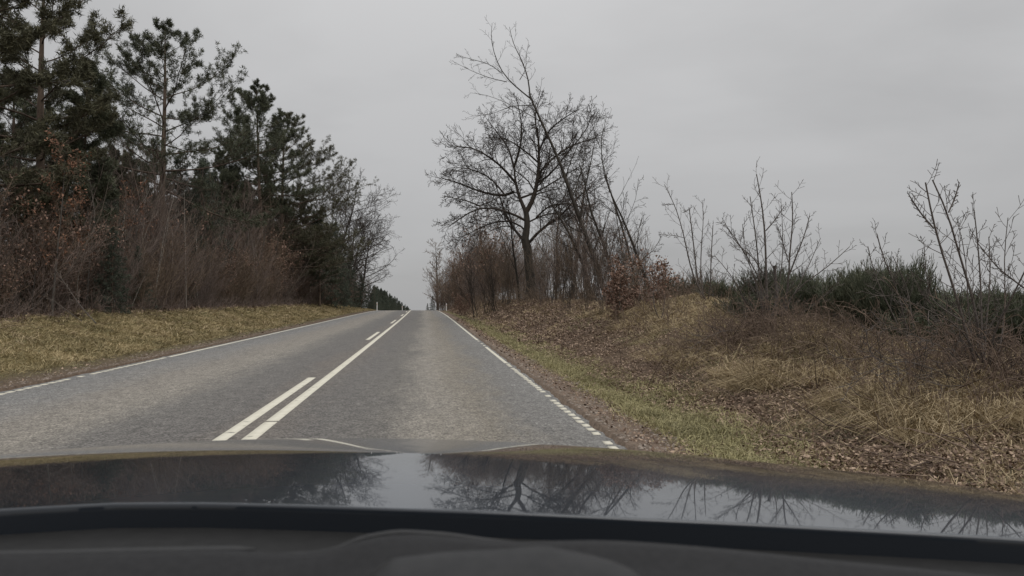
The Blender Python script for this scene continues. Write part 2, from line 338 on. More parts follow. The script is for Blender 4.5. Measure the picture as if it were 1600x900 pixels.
# ------------------------------------------------------------------ plants: growth
rnd = random.Random(11)
def perp(d, ang, az):
    ax = (0, 0, 1) if abs(d[2]) < .9 else (1, 0, 0)
    u = (d[1] * ax[2] - d[2] * ax[1], d[2] * ax[0] - d[0] * ax[2], d[0] * ax[1] - d[1] * ax[0])
    n = math.sqrt(u[0] ** 2 + u[1] ** 2 + u[2] ** 2) + 1e-9; u = (u[0] / n, u[1] / n, u[2] / n)
    v = (d[1] * u[2] - d[2] * u[1], d[2] * u[0] - d[0] * u[2], d[0] * u[1] - d[1] * u[0])
    c, s, ca, sa = math.cos(ang), math.sin(ang), math.cos(az), math.sin(az)
    return tuple(d[i] * c + (u[i] * ca + v[i] * sa) * s for i in range(3))
def grow(mb, p, d, L, r, lv, P, tips=None, tr=None):
    """P: list per level of dicts n, wob, up, kids, t0, ang, ratio, rr, tip, sides"""
    q = P[lv]; n = q['n']; st = L / n; pts = [tuple(p)]; rad = [r]; dirs = []
    for i in range(n):
        w = q['wob']; d = (d[0] + rnd.gauss(0, w), d[1] + rnd.gauss(0, w), d[2] + rnd.gauss(0, w) + q['up'] * (i + 1) / n)
        m_ = math.sqrt(d[0] ** 2 + d[1] ** 2 + d[2] ** 2); d = (d[0] / m_, d[1] / m_, d[2] / m_)
        p = (p[0] + d[0] * st, p[1] + d[1] * st, p[2] + d[2] * st); pts.append(p); dirs.append(d)
        rad.append(max(r * (1 - (1 - q['tip']) * (i + 1) / n), q.get('rmin', .003)))
    (tr if (lv == 0 and tr is not None) else mb).branch(pts, rad, q['sides'])
    if lv + 1 < len(P): kids(mb, pts, rad, dirs, L, lv, P, tips, tr)
    elif tips is not None: tips.append((pts[-1], dirs[-1])); 
    if tips is not None and q.get('leafy'):
        for i in range(1, len(pts)): tips.append((pts[i], dirs[i - 1]))
def kids(mb, pts, rad, dirs, L, lv, P, tips, tr=None):
    q = P[lv]; nk = q['kids'] * (min(1.6, max(.12, L / q['ref'])) if q.get('ref') else 1); nk = int(nk) + (rnd.random() < nk - int(nk)); n = len(pts) - 1; az = rnd.uniform(0, 6.28)
    for k in range(nk):
        t = q['t0'] + (1 - q['t0']) * (k + rnd.random()) / nk; x = min(t * n, n - 1e-4); i = int(x); f = x - i
        pp = tuple(pts[i][j] * (1 - f) + pts[i + 1][j] * f for j in range(3)); r0 = rad[i] * (1 - f) + rad[i + 1] * f
        az += 2.4 + rnd.gauss(0, .4); dd = perp(dirs[i], q['ang'] + rnd.gauss(0, .16), az)
        if q.get('flat'): dd = tuple(unit((dd[0], dd[1], dd[2] * (1 - q['flat']) + dirs[i][2] * q['flat'] + .08)))
        LL = L * q['ratio'] * (1 - q.get('fall', .5) * t) * rnd.uniform(.6, 1.25)
        grow(mb, pp, dd, LL, max(r0 * q['rr'] * rnd.uniform(.7, 1), .003), lv + 1, P, tips, tr)
def lv(n=4, wob=.1, up=0., kids=6, t0=.3, ang=.8, ratio=.5, rr=.55, tip=.3, sides=3, rmin=.003, fall=.5, leafy=False, ref=0):
    return dict(ref=ref, n=n, wob=wob, up=up, kids=kids, t0=t0, ang=ang, ratio=ratio, rr=rr, tip=tip, sides=sides, rmin=rmin, fall=fall, leafy=leafy)
def path_pts(uvs, Y, jit=0., dY=None):
    out = []
    for k, (u, v) in enumerate(uvs): out.append(at(u, v, Y + (dY[k] if dY else 0) + rnd.uniform(-jit, jit)))
    return out
def resample(P, n):
    P = np.array(P); d = np.concatenate([[0], np.cumsum(np.linalg.norm(np.diff(P, axis=0), axis=1))]); t = np.linspace(0, d[-1], n)
    Q = np.stack([np.interp(t, d, P[:, k]) for k in range(3)], 1)
    Q[1:-1] = Q[1:-1] * .5 + (Q[:-2] + Q[2:]) * .25
    return [tuple(q) for q in Q], float(d[-1])
def limb(mb, P, r0, r1, n, sides, lvs, level, tips=None, tr=None):
    """a hand placed limb, then growth from it; level indexes the parameters used for its children"""
    pts, L = resample(P, n); rad = list(np.linspace(r0, r1, n)); (tr or mb).branch(pts, rad, sides)
    dirs = [tuple(unit(np.array(pts[i + 1]) - pts[i])) for i in range(n - 1)]
    if level is not None: kids(mb, pts, rad, dirs, L, level, lvs, tips, None)

def tufts(mb, tips, rs, n=12, L=(.14, .24), W=.03, spread=1.0, fwd=.9):
    if not tips: return
    c = np.repeat(np.array([t[0] for t in tips]), n, 0); d0 = np.repeat(np.array([t[1] for t in tips]), n, 0); m_ = len(c)
    d = unit(d0 * fwd + rs.normal(size=(m_, 3)) * spread); c = c + rs.normal(size=(m_, 3)) * .05
    w = unit(np.cross(d, rs.normal(size=(m_, 3))))
    mb.blades(c, d, w, rs.uniform(L[0], L[1], m_), np.full(m_, W) * rs.uniform(.7, 1.3, m_))
def leaf_on(mb, tips, rs, n=2, L=.06, W=.04, spread=.05):
    if not tips: return
    c = np.repeat(np.array([t[0] for t in tips]), n, 0); m_ = len(c); c = c + rs.normal(size=(m_, 3)) * spread
    d = unit(rs.normal(size=(m_, 3)) + [0, 0, -.5]); w = unit(np.cross(d, rs.normal(size=(m_, 3))))
    mb.leaves(c, d, w, rs.uniform(.7, 1.3, m_) * L, rs.uniform(.7, 1.3, m_) * W)
RS = np.random.RandomState(21)

def make(name, loc, parts, rz_=0):
    """thing made of parts given as (part name, MB, material); meshes are in local space around loc"""
    root = empty(name, loc, rz_)
    for pn, mb, mt in parts:
        if mb is None: continue
        mb.flush()
        if mb.n: link(pn, mb.mesh(pn, M[mt]), root)
    return root

# ---- conifers
def pine(h, r, crown0, seed, spreadL, n_limb=46, lean=(0, 0), side=None, dens=1.0, needle='needles', droop=0., sub=7, shape=None):
    rnd.seed(seed); rs = np.random.RandomState(seed)
    tr, cr, nd = MB(), MB(), MB(); tips = []
    n = 14; pts = []; 
    ph = rnd.uniform(0, 6)
    for i in range(n + 1):
        t = i / n; pts.append((lean[0] * t * t + .12 * math.sin(ph + t * 5) * t, lean[1] * t * t + .1 * math.cos(ph + t * 6) * t, h * t))
    rad = [r * (1 - .9 * (i / n) ** 1.1) + (.35 * r if i == 0 else 0) for i in range(n + 1)]
    tr.branch(pts, rad, 9)
    P1 = [None, lv(n=6, wob=.07, up=.10, kids=sub * 1.6, t0=.25, ang=.75, ratio=.38, rr=.5, tip=.25, sides=4, rmin=.012, fall=.45, ref=spreadL) | dict(flat=.75),
          lv(n=3, wob=.12, up=.14, kids=5 * dens, t0=.2, ang=.7, ratio=.45, rr=.5, tip=.4, sides=3, rmin=.008, fall=.3, leafy=True) | dict(flat=.5),
          lv(n=2, wob=.2, up=.2, kids=0, tip=.5, sides=3, rmin=.006, leafy=True)]
    for k in range(n_limb):
        t = crown0 + (1 - crown0) * ((k + rnd.random()) / n_limb) ** 1.1; t = min(t, .985)
        x = t * n; i = min(int(x), n - 1); f = x - i; p = tuple(pts[i][j] * (1 - f) + pts[i + 1][j] * f for j in range(3))
        az = k * 2.4 + rnd.gauss(0, .35); s_ = (t - crown0) / (1 - crown0)
        Lb = spreadL * np.interp(s_, [0, .15, .4, .6, .8, .92, 1], shape or [.75, 1, .95, .8, .55, .34, .14]) * rnd.uniform(.7, 1.2)
        if side is not None: Lb *= 1 + side[2] * (math.cos(az) * side[0] + math.sin(az) * side[1])
        el = -.05 + .75 * s_ - droop + rnd.gauss(0, .12)
        d = (math.cos(az) * math.cos(el), math.sin(az) * math.cos(el), math.sin(el))
        grow(cr, p, d, Lb, max(.02, rad[i] * .35), 1, P1, tips)
    # dead stubs on the bare trunk
    for k in range(10):
        t = rnd.uniform(.12, crown0); az = rnd.uniform(0, 6.28); i = int(t * n)
        grow(cr, pts[i], (math.cos(az), math.sin(az), rnd.uniform(-.3, .2)), rnd.uniform(.4, 1.6), .02, 0, [lv(n=3, wob=.12, kids=0, sides=3)])
    tufts(nd, tips, rs, n=int(12), L=(.11, .22), W=.030)
    return tr, cr, nd
def spruce(h, r, seed, w=2.6, crown0=.06, dens=1.0):
    rnd.seed(seed); rs = np.random.RandomState(seed); tr, cr, nd = MB(), MB(), MB(); tips = []
    tr.branch([(0, 0, h * i / 8) for i in range(9)], [r * (1 - .95 * i / 8) for i in range(9)], 7)
    n_l = int(90 * dens)
    P1 = [None, lv(n=5, wob=.06, up=-.02, kids=9, t0=.15, ang=.8, ratio=.34, rr=.5, tip=.3, sides=3, rmin=.01, fall=.7, leafy=True, ref=w * .8),
          lv(n=3, wob=.12, up=-.1, kids=0, tip=.4, sides=3, rmin=.006, leafy=True)]
    for k in range(n_l):
        t = crown0 + (1 - crown0) * (k + rnd.random()) / n_l; az = k * 2.4 + rnd.gauss(0, .3)
        Lb = (w * (1 - t) ** .85 + .12) * rnd.uniform(.7, 1.15); el = -.15 + .7 * t ** 2
        grow(cr, (0, 0, h * t), (math.cos(az) * math.cos(el), math.sin(az) * math.cos(el), math.sin(el)), Lb, .03 * (1.1 - t), 1, P1, tips)
    tufts(nd, tips, rs, n=9, L=(.12, .24), W=.032, spread=.8, fwd=.8)
    return tr, cr, nd

# ---- broadleaved, bare
BARE = [lv(n=8, wob=.05, up=.03, kids=16, t0=.25, ang=.75, ratio=.42, rr=.5, tip=.2, sides=5, fall=.55),
        lv(n=5, wob=.10, up=.10, kids=7, t0=.2, ang=.7, ratio=.42, rr=.5, tip=.3, sides=3, rmin=.006),
        lv(n=4, wob=.13, up=.10, kids=4, t0=.2, ang=.7, ratio=.5, rr=.5, tip=.4, sides=3, rmin=.004),
        lv(n=3, wob=.18, up=.05, kids=0, tip=.5, sides=3, rmin=.004)]
def sapling(h, seed, stems=1, P=BARE, r=.04, splay=.1, leaves=0, lsize=.06, tk=1.0):
    rnd.seed(seed); rs = np.random.RandomState(seed); tr, cr, lf = MB(), MB(), MB(); tips = [] if leaves else None
    for s_ in range(stems):
        az = rnd.uniform(0, 6.28); sp = abs(rnd.gauss(0, splay)); d = unit((math.cos(az) * sp, math.sin(az) * sp, 1))
        b0 = (rnd.gauss(0, .06 * stems ** .5), rnd.gauss(0, .06 * stems ** .5), -.12)
        grow(cr, b0, tuple(d), h * rnd.uniform(.65, 1.05), r * rnd.uniform(.7, 1.1), 0, P, tips, tr)
    if leaves: 
        keep = [t for t in tips if rnd.random() < leaves]; leaf_on(lf, keep, rs, n=3, L=lsize, W=lsize * .6)
    return tr, cr, lf

# =================================================================== THE WOOD LEFT OF THE ROAD
G_PINE = 'tall pines along the left roadside wood'
def hero_pine(u, Y, ztop_v, spec, label, name='pine_tree'):
    p = at(u, 480, Y); g = gpt(p[0], Y); top = at(u, ztop_v, Y)[2]; h = top - g[2]
    tr, cr, nd = pine(h=h, **spec)
    o = make(name, (g[0], g[1], g[2] - .1), [('trunk', tr, 'pine_bark'), ('limbs', cr, 'pine_limb'), ('foliage', nd, spec.get('needle', 'needles'))])
    return tag(o, label, 'tree', G_PINE)
hero_pine(252, 41, 42, dict(r=.24, crown0=.42, seed=5, spreadL=4.9, n_limb=35, dens=1.0, shape=[1.0, 1.2, .98, .66, .40, .26, .12], needle='needles'),
          'tall scots pine with bare upright trunk and wide airy crown above the brown thicket')
hero_pine(62, 28, -70, dict(r=.22, crown0=.40, seed=8, spreadL=3.5, n_limb=30, dens=.9, needle='needles_warm'),
          'nearest tall pine at the left, its top cut off by the photo frame')
hero_pine(408, 60, 138, dict(r=.24, crown0=.44, seed=13, spreadL=4.0, n_limb=52, dens=1.1, lean=(-.5, 0), needle='needles'),
          'pine with straight pale trunk and pointed dense top, right of the widest pine')
hero_pine(440, 66, 182, dict(r=.24, crown0=.2, seed=17, spreadL=5.4, n_limb=64, dens=1.1, shape=[.8, 1, .9, .62, .4, .26, .1], side=(1, 0, .3), needle='needles_warm'),
          'low branched pine whose long boughs reach toward the road, behind the pointed pine')
hero_pine(-40, 24, -120, dict(r=.22, crown0=.25, seed=23, spreadL=2.8, n_limb=34, needle='needles_warm'),
          'pine outermost on the left, mostly beyond the edge of the photo')
hero_pine(128, 30, 95, dict(r=.11, crown0=.22, seed=29, spreadL=1.5, n_limb=48, dens=.6, needle='needles'),
          'slender young pine with sparse upright shoots between the two nearest tall pines')
hero_pine(20, 36, 120, dict(r=.2, crown0=.3, seed=31, spreadL=2.8, n_limb=40, dens=.8, needle='needles'),
          'dark full pine standing behind the nearest pine at the left edge')
hero_pine(345, 62, 235, dict(r=.17, crown0=.15, seed=37, spreadL=2.6, n_limb=60, dens=1.0, needle='needles'),
          'dark shorter pine between the widest pine and the pointed one')

# background conifers filling the wood
protoS = []
for k, (h, w) in enumerate(((9.5, 2.5), (11.5, 2.9), (8, 2.3))):
    tr, cr, nd = spruce(h, .13, 100 + k, w)
    protoS.append((h, [('trunk', tr.mesh('trunk', M['pine_bark'])), ('limbs', cr.mesh('limbs', M['pine_limb'])), ('foliage', nd.mesh('foliage', M['spruce']))]))
protoP = []
for k in range(2):
    tr, cr, nd = pine(h=12.5, r=.17, crown0=.22, seed=140 + k, spreadL=2.7, n_limb=56, dens=1.0)
    protoP.append((12.5, [('trunk', tr.mesh('trunk', M['pine_bark'])), ('limbs', cr.mesh('limbs', M['pine_limb'])), ('foliage', nd.mesh('foliage', M[('needles', 'needles_warm')[k]]))]))
def plant(name, meshes, x, Y, sc, rz_, label, cat, group, tilt=(0, 0), sink=.0):
    o = empty(name, (x, Y, float(ground(x, Y)) - sink), rz_); o.scale = (sc, sc, sc); o.rotation_euler = (tilt[0], tilt[1], rz_)
    for pn, me in meshes: link(pn, me, o)
    return tag(o, label, cat, group)
def zone(Y):
    return ('at the left edge of the photo' if Y < 21 else 'below the young russet oak' if Y < 29 else 'left of the widest pine' if Y < 37 else 'at the foot of the widest pine' if Y < 46
            else 'between the widest pine and the pointed pine' if Y < 56 else 'at the foot of the pointed pine' if Y < 68 else 'below the end of the tall pines' if Y < 85 else 'under the bare oaks near the crest')
pr = random.Random(77)
for Yc in np.arange(15, 140, 3.4):
    for row, x0 in enumerate((-15.5, -19.0, -23.5)):
        if row == 2 and Yc > 60: continue
        x = x0 + pr.uniform(-1.2, 1.2) - .0; Yp = Yc + pr.uniform(-1.4, 1.4)
        u_h = np.interp(Yp, [15, 22, 30, 40, 50, 62, 80, 100, 140], [5.2, 5.6, 6.6, 7.8, 8.8, 10.0, 11, 10.5, 9.0])
        h0, ms = (protoS + protoP)[pr.choice((0, 1, 2, 0, 1, 3, 4))]
        sc = (u_h + row * .6 + pr.uniform(-1.6, 1.2)) / h0
        plant('conifer_tree', ms, x + float(shift(Yp)), Yp, sc, pr.uniform(0, 6.28), ('round topped dark pine' if ms in (protoP[0][1], protoP[1][1]) else 'narrow dark spruce') + (' just behind the thicket, ', ' farther behind the thicket, ', ' deepest in the wood, ')[row] + zone(Yp), 'tree', 'dark conifers filling the wood on the left')

# brown thicket: saplings and shrubs
SAP = [lv(n=9, wob=.085, up=.04, kids=20, t0=.18, ang=.62, ratio=.38, rr=.5, tip=.2, sides=5, fall=.45),
       lv(n=4, wob=.09, up=.16, kids=7, t0=.15, ang=.5, ratio=.45, rr=.55, tip=.4, sides=3, rmin=.005),
       lv(n=3, wob=.13, up=.12, kids=0, tip=.5, sides=3, rmin=.004)]
SHR = [lv(n=7, wob=.07, up=.03, kids=13, t0=.12, ang=.5, ratio=.4, rr=.6, tip=.25, sides=4, fall=.4),
       lv(n=4, wob=.11, up=.14, kids=6, t0=.15, ang=.5, ratio=.45, rr=.6, tip=.4, sides=3, rmin=.005),
       lv(n=2, wob=.15, up=.1, kids=0, tip=.5, sides=3, rmin=.004)]
def protos(kind, specs):
    out = []
    for s_ in specs:
        tr, cr, lf = sapling(**s_['a']); ms = [(s_.get('tn', 'stems'), tr.mesh('stems', M[s_['tm']])), ('twigs', cr.mesh('twigs', M[s_['cm']]))]
        if s_['a'].get('leaves'): ms.append(('leaves', lf.mesh('leaves', M[s_['lm']])))
        out.append((s_['a']['h'], ms))
    return out
saps = protos('s', [dict(a=dict(h=7, seed=201, P=SAP, r=.045, splay=.12), tm='grey_bark', cm='purple_twig', tn='trunk'),
                    dict(a=dict(h=7, seed=202, P=SAP, r=.05, splay=.15, stems=2), tm='birch_bark', cm='purple_twig', tn='trunk'),
                    dict(a=dict(h=7.5, seed=203, P=SAP, r=.045, splay=.2, stems=2), tm='grey_bark', cm='brown_twig', tn='trunk'),
                    dict(a=dict(h=6.5, seed=204, P=SAP, r=.04, splay=.1, stems=3), tm='purple_twig', cm='purple_twig', tn='trunk')])
shrs = protos('h', [dict(a=dict(h=3.6, seed=211, P=SHR, r=.016, splay=.30, stems=11), tm='purple_twig', cm='purple_twig'),
                    dict(a=dict(h=3.2, seed=212, P=SHR, r=.015, splay=.38, stems=12), tm='brown_twig', cm='brown_twig'),
                    dict(a=dict(h=4.0, seed=213, P=SHR, r=.018, splay=.25, stems=9), tm='grey_bark', cm='purple_twig')])
leafy = protos('l', [dict(a=dict(h=5.0, seed=221, P=BARE, r=.05, splay=.15, leaves=.5, lsize=.085), tm='grey_bark', cm='brown_twig', lm='red_leaf', tn='trunk'),
                     dict(a=dict(h=3.0, seed=222, P=SHR, r=.016, splay=.3, stems=8, leaves=.45, lsize=.075), tm='brown_twig', cm='brown_twig', lm='beech_leaf')])
SAPL = {}
for (h0, ms), t_ in zip(saps, ('slender grey stemmed bare sapling', 'pale barked two stemmed birch sapling', 'leaning two stemmed brown twigged sapling', 'three stemmed purplish bare sapling')): SAPL[id(ms)] = t_
for (h0, ms), t_ in zip(shrs, ('purplish brown many stemmed shrub', 'low spreading brown twigged shrub', 'tall grey stemmed shrub')): SAPL[id(ms)] = t_ + ' on the verge'
for Yc in np.arange(13, 150, 1.45):
    x = -11.7 + pr.uniform(-.5, .6) - .4 * (Yc > 60); h0, ms = pr.choice(shrs)
    hh = pr.uniform(2.4, 4.0) * (1.0 if Yc < 90 else 1.2)
    plant('shrub', ms, x + float(shift(Yc)), Yc, hh / h0, pr.uniform(0, 6.28), SAPL[id(ms)] + ' ' + zone(Yc), 'shrub', 'bare shrubs along the grass verge on the left', (pr.gauss(0, .05), pr.gauss(0, .06)))
for Yc in np.arange(14, 150, .62):
    x = -13.6 + pr.uniform(-1.7, 1.5); h0, ms = pr.choice(saps)
    hh = np.interp(Yc, [14, 22, 30, 45, 60, 90, 150], [4.8, 5.4, 6.4, 8.0, 8.4, 9, 9]) * pr.uniform(.7, 1.12)
    plant('sapling', ms, x + float(shift(Yc)), Yc, hh / h0, pr.uniform(0, 6.28), SAPL[id(ms)] + ' ' + zone(Yc), 'tree', 'bare saplings in the thicket below the left pines', (pr.gauss(0, .10), pr.gauss(0, .13)))
PST = [lv(n=9, wob=.07, up=.02, kids=9, t0=.35, ang=.6, ratio=.26, rr=.4, tip=.3, sides=5, fall=.45), lv(n=4, wob=.12, up=.12, kids=4, t0=.2, ang=.6, ratio=.4, rr=.5, sides=3, rmin=.005), lv(n=2, wob=.15, kids=0, sides=3, rmin=.004)]
poles = protos('p', [dict(a=dict(h=5, seed=241 + k, P=PST, r=.024 + .006 * (k % 2), splay=.3), tm=('birch_bark', 'pale_twig', 'birch_bark', 'pale_twig')[k], cm='pale_twig', tn='trunk') for k in range(4)])
pq = random.Random(8)
for k, Yc in enumerate(np.arange(17, 95, 1.5)):
    h0, ms = poles[k % 4]; hh = pq.uniform(2.6, 5.2) * (1 + Yc / 120)
    plant('birch_sapling', ms, -11.7 + pq.uniform(-.9, .7) + float(shift(Yc)), Yc, hh / h0, pq.uniform(0, 6.28), 'thin ' + ('white', 'pale grey', 'white', 'pale brown')[k % 4] + ' stem in the thicket ' + zone(Yc), 'tree', 'pale thin stems in the left thicket', (pq.gauss(0, .1), pq.gauss(0, .16)))
lq = random.Random(31)
for k in range(34):
    Yc = lq.uniform(15, 80); x = -11.9 + lq.uniform(-1.2, .3); hh = lq.uniform(1.6, 3.6) * (1 + Yc / 90)
    plant('leafy_shrub', leafy[1][1], x + float(shift(Yc)), Yc, hh / 3.0, lq.uniform(0, 6.28), ('low' if hh < 3.2 else 'tall') + ' shrub with some dry brown leaves ' + zone(Yc), 'shrub', 'shrubs with dry leaves in the left thicket')
# russet leaved young trees near the left edge
for k, (u, Y, h, lab) in enumerate(((80, 23.5, 5.2, 'young oak holding russet dead leaves, nearest on the left'), (20, 26, 4.6, 'small oak with russet leaves at the left edge behind the nearer one'),
                                    (215, 34, 5.4, 'thin tree with purplish brown leaf remnants in front of the widest pine'))):
    p = at(u, 480, Y); plant('young_oak', leafy[0][1], p[0], Y, h / 5.0, k * 2.1, lab, 'tree', None)
for k, (u, Y, h, lab) in enumerate(((175, 27, 3.0, 'small dark spruce half hidden in the thicket left of the widest pine'), (150, 29, 3.6, 'taller young spruce inside the thicket left of the widest pine'),
                                    (215, 31, 2.6, 'low young spruce in the thicket just left of the widest pine trunk'), (335, 50, 4.6, 'young spruce in the thicket right of the widest pine'))):
    p = at(u, 480, Y); plant('spruce_tree', protoS[k % 3][1], p[0], Y, h / protoS[k % 3][0], k, lab, 'tree', None)
# leaning fallen birch pole near the left verge
def pole(uvs, Y, r, label, mt='birch_bark', name='birch_pole', kidsp=True, base=None, cat='tree', dY=None):
    P = path_pts(uvs, Y, 0, dY); o = P[0].copy(); tr, tw = MB(), MB()
    PP = [lv(kids=8 if kidsp else 0, t0=.3, ang=.55, ratio=.22, rr=.45, fall=.5), lv(n=3, wob=.12, up=.05, kids=3, ratio=.4, sides=3, rmin=.004), lv(n=2, wob=.15, kids=0, sides=3)]
    limb(tw, [p - o for p in P], r, r * .3, 9, 5, PP, 0 if kidsp else None, tr=tr)
    return tag(make(name, tuple(o), [('trunk', tr, mt), ('twigs', tw, 'pale_twig')]), label, cat)
rnd.seed(400)
pole([(150, 505), (125, 478), (105, 448), (84, 418)], 21.0, .014, 'thin birch stem leaning left out of the thicket by the verge', 'grey_bark', dY=[0, .3, .5, .8])
pole([(128, 502), (100, 482), (68, 460)], 21.4, .011, 'short thin dead stem leaning left beside the pale leaning birch', 'grey_bark', 'dead_stem')
pole([(245, 440), (254, 380), (262, 340), (272, 308)], 33, .03, 'pale birch stem with a slight bend, left of the straight white one', dY=[0, .2, .4, .5])
pole([(291, 480), (290, 400), (288, 330), (288, 296)], 35, .018, 'straight thin white birch stem in the middle of the left thicket')
pole([(205, 480), (222, 440), (232, 420)], 30, .022, 'short crooked pale stem below the widest pine')
pole([(136, 470), (140, 400), (150, 340), (140, 280)], 27, .03, 'tall greyish sapling stem between the russet oak and the widest pine', 'grey_bark', 'sapling')
pole([(330, 490), (332, 440), (326, 390)], 44, .03, 'pale birch stem in front of the dark shorter pine')
pole([(366, 478), (368, 420), (374, 380)], 52, .032, 'pale birch stem below the pointed pine')

# oak at the end of the wood, bare trees beyond
def bare_tree(u, vb, vt, Y, seed, P, r, name, label, barkm, twigm, splay=.05, stems=1, group=None, tilt=(0, 0)):
    p = at(u, vb, Y); g = gpt(p[0], Y); h = at(u, vt, Y)[2] - g[2]
    tr, cr, _ = sapling(h=h * .97, seed=seed, stems=stems, P=P, r=r, splay=splay)
    o = make(name, (g[0], g[1], g[2]), [('trunk', tr, barkm), ('crown', cr, twigm)]); o.rotation_euler = (tilt[0], tilt[1], 0)
    return tag(o, label, 'tree', group)
OAK = [lv(n=9, wob=.06, up=.02, kids=24, t0=.22, ang=.95, ratio=.62, rr=.55, tip=.15, sides=7, fall=.5, rmin=.02),
       lv(n=6, wob=.15, up=.08, kids=12, t0=.2, ang=.75, ratio=.42, rr=.5, tip=.25, sides=4, rmin=.02),
       lv(n=4, wob=.2, up=.08, kids=7, t0=.15, ang=.75, ratio=.45, rr=.5, tip=.4, sides=3, rmin=.017),
       lv(n=3, wob=.22, up=.05, kids=0, tip=.5, sides=3, rmin=.013)]
bare_tree(540, 480, 300, 92, 301, OAK, .26, 'oak_tree', 'broad bare oak at the far end of the left wood, reaching over the road', 'oak_bark', 'oak_twig', tilt=(0, .08))
bare_tree(505, 480, 285, 84, 306, OAK, .22, 'oak_tree', 'bare oak half hidden behind the low branched pine on the left', 'oak_bark', 'oak_twig')
bare_tree(562, 480, 340, 108, 309, OAK, .2, 'oak_tree', 'lowest bare oak of the left wood, nearest the crest', 'oak_bark', 'oak_twig', tilt=(0, .08))
bare_tree(575, 480, 424, 150, 311, BARE, .12, 'bare_tree', 'small pale bare tree above the left marker post', 'grey_bark', 'brown_twig', stems=3, splay=.2)
bare_tree(518, 480, 292, 100, 321, OAK, .24, 'oak_tree', 'fullest bare oak leaning toward the road at the end of the left wood', 'oak_bark', 'oak_twig', tilt=(0, .04))
bare_tree(543, 480, 335, 116, 323, OAK, .24, 'oak_tree', 'farthest bare oak of the left wood, low boughs over the verge', 'oak_bark', 'oak_twig', tilt=(0, .06))
for k, Yc in enumerate(np.arange(70, 128, 2.3)):
    h0, ms = (shrs + [leafy[1]])[k % 4]
    plant('shrub', ms, -10.2 + pr.uniform(-.7, .6) + float(shift(Yc)), Yc, pr.uniform(1.6, 3.6) / h0, k * 1.7, ('purplish', 'spreading brown', 'grey stemmed', 'dry leaved')[k % 4] + ' low verge shrub ' + zone(Yc), 'shrub', 'shrubs spilling onto the far left verge')
pr2 = random.Random(5)
for k, (u, Y, v) in enumerate(((525, 78, 350), (548, 88, 395), (500, 72, 330), (470, 70, 300), (565, 100, 430), (480, 80, 360), (578, 112, 446))):
    p = at(u, v, Y); g = ground(p[0], Y); h = p[2] - g; h0, ms = (protoS + protoP)[(0, 1, 3, 4, 2, 1, 0)[k]]
    plant('conifer_tree', ms, p[0], Y, h / h0, k, ('lower ', 'tall ')[v < 380] + 'dark conifer among the bare oaks at the end of the left wood', 'tree', 'dark conifers among the oaks at the end of the left wood')

# far conifers along the road beyond the crest
uu = np.linspace(584, 640, 30)
for k, u in enumerate(uu):
    for rr_ in range(2):
        Y = 190 + (u - 584) * 5.2 + rr_ * 9 + pr2.uniform(-5, 5); uo = u + pr2.uniform(-2, 2) + rr_ * -2
        vt = np.interp(u, [584, 600, 612, 625, 634, 640], [447, 456, 463, 474, 478, 481]) + pr2.uniform(-3.5, 2.5)
        p = at(uo, vt, Y); g = float(ground(p[0], Y)); h = max(p[2] - g, 3.0); h0, ms = protoS[k % 3]
        plant('spruce_tree', ms, p[0], Y, h / h0, k * 1.3, 'small dark spruce in the far row beyond the crest of the road', 'tree', 'far spruces beyond the crest left of the road')

# dry low growth at the edge of the left wood
LOW = [lv(n=6, wob=.12, up=-.06, kids=7, t0=.15, ang=.6, ratio=.4, rr=.6, tip=.4, sides=3, rmin=.004), lv(n=3, wob=.18, up=-.05, kids=0, sides=3, rmin=.004)]
def low_mass(pts, n_st, h, seed, splay=.9, P=LOW, r=.007):
    rnd.seed(seed); mb = MB()
    for (x, Y) in pts:
        z = float(ground(x, Y)) - .03
        for k in range(n_st):
            az = rnd.uniform(0, 6.28); sp = rnd.uniform(.1, splay); d = tuple(unit((math.cos(az) * sp, math.sin(az) * sp, .6)))
            grow(mb, (x + rnd.gauss(0, .25), Y + rnd.gauss(0, .25), z), d, h * rnd.uniform(.5, 1.3), r, 0, P)
    return mb
pts = [(-11.15 + pr.uniform(-.7, .4) + float(shift(y)), y) for y in np.arange(13, 120, .38)]
tag(link('undergrowth', low_mass(pts, 7, .8, 501).mesh('undergrowth', M['purple_twig'])), 'tangle of low dry stems where the left grass verge meets the thicket', 'undergrowth', kind='stuff')
pts = [(-11.3 + pr.uniform(-1., .6) + float(shift(y)), y) for y in np.arange(58, 125, .9)]
tag(link('dead_bracken', low_mass(pts, 9, 1.1, 502).mesh('dead_bracken', M['brown_twig'])), 'brown dead bracken heaped at the foot of the left wood near the crest', 'bracken', kind='stuff')

# =================================================================== RIGHT SIDE
# the big oak, limbs placed as they stand
D0 = 42.0
rnd.seed(601)
ob = at(828, 478, D0); og = gpt(ob[0], D0); O = np.array([og[0], og[1], og[2] - .15])
tr, cr = MB(), MB()
def wp(uvs, Y, dY): return [at(u, v, Y + d) - O for (u, v), d in zip(uvs, dY)]
OL = [None, lv(n=6, wob=.15, up=.05, kids=15, ref=3.2, t0=.18, ang=.75, ratio=.42, rr=.5, tip=.3, sides=4, rmin=.014, fall=.45),
      lv(n=5, wob=.17, up=.06, kids=8, t0=.15, ang=.75, ratio=.52, rr=.5, tip=.4, sides=3, rmin=.010),
      lv(n=4, wob=.2, up=.05, kids=3.2, t0=.15, ang=.8, ratio=.62, rr=.6, tip=.5, sides=3, rmin=.010),
      lv(n=3, wob=.25, up=.02, kids=0, tip=.6, sides=3, rmin=.0075)]
base = [tuple(O * 0), *[tuple(q) for q in wp([(830, 455), (829, 430), (824, 405), (826, 388), (820, 374)], D0, (0, 0, 0, 0, 0))]]
tr.branch([tuple(p) for p in resample(base, 8)[0]], [.40, .31, .28, .27, .26, .25, .25, .24], 11)
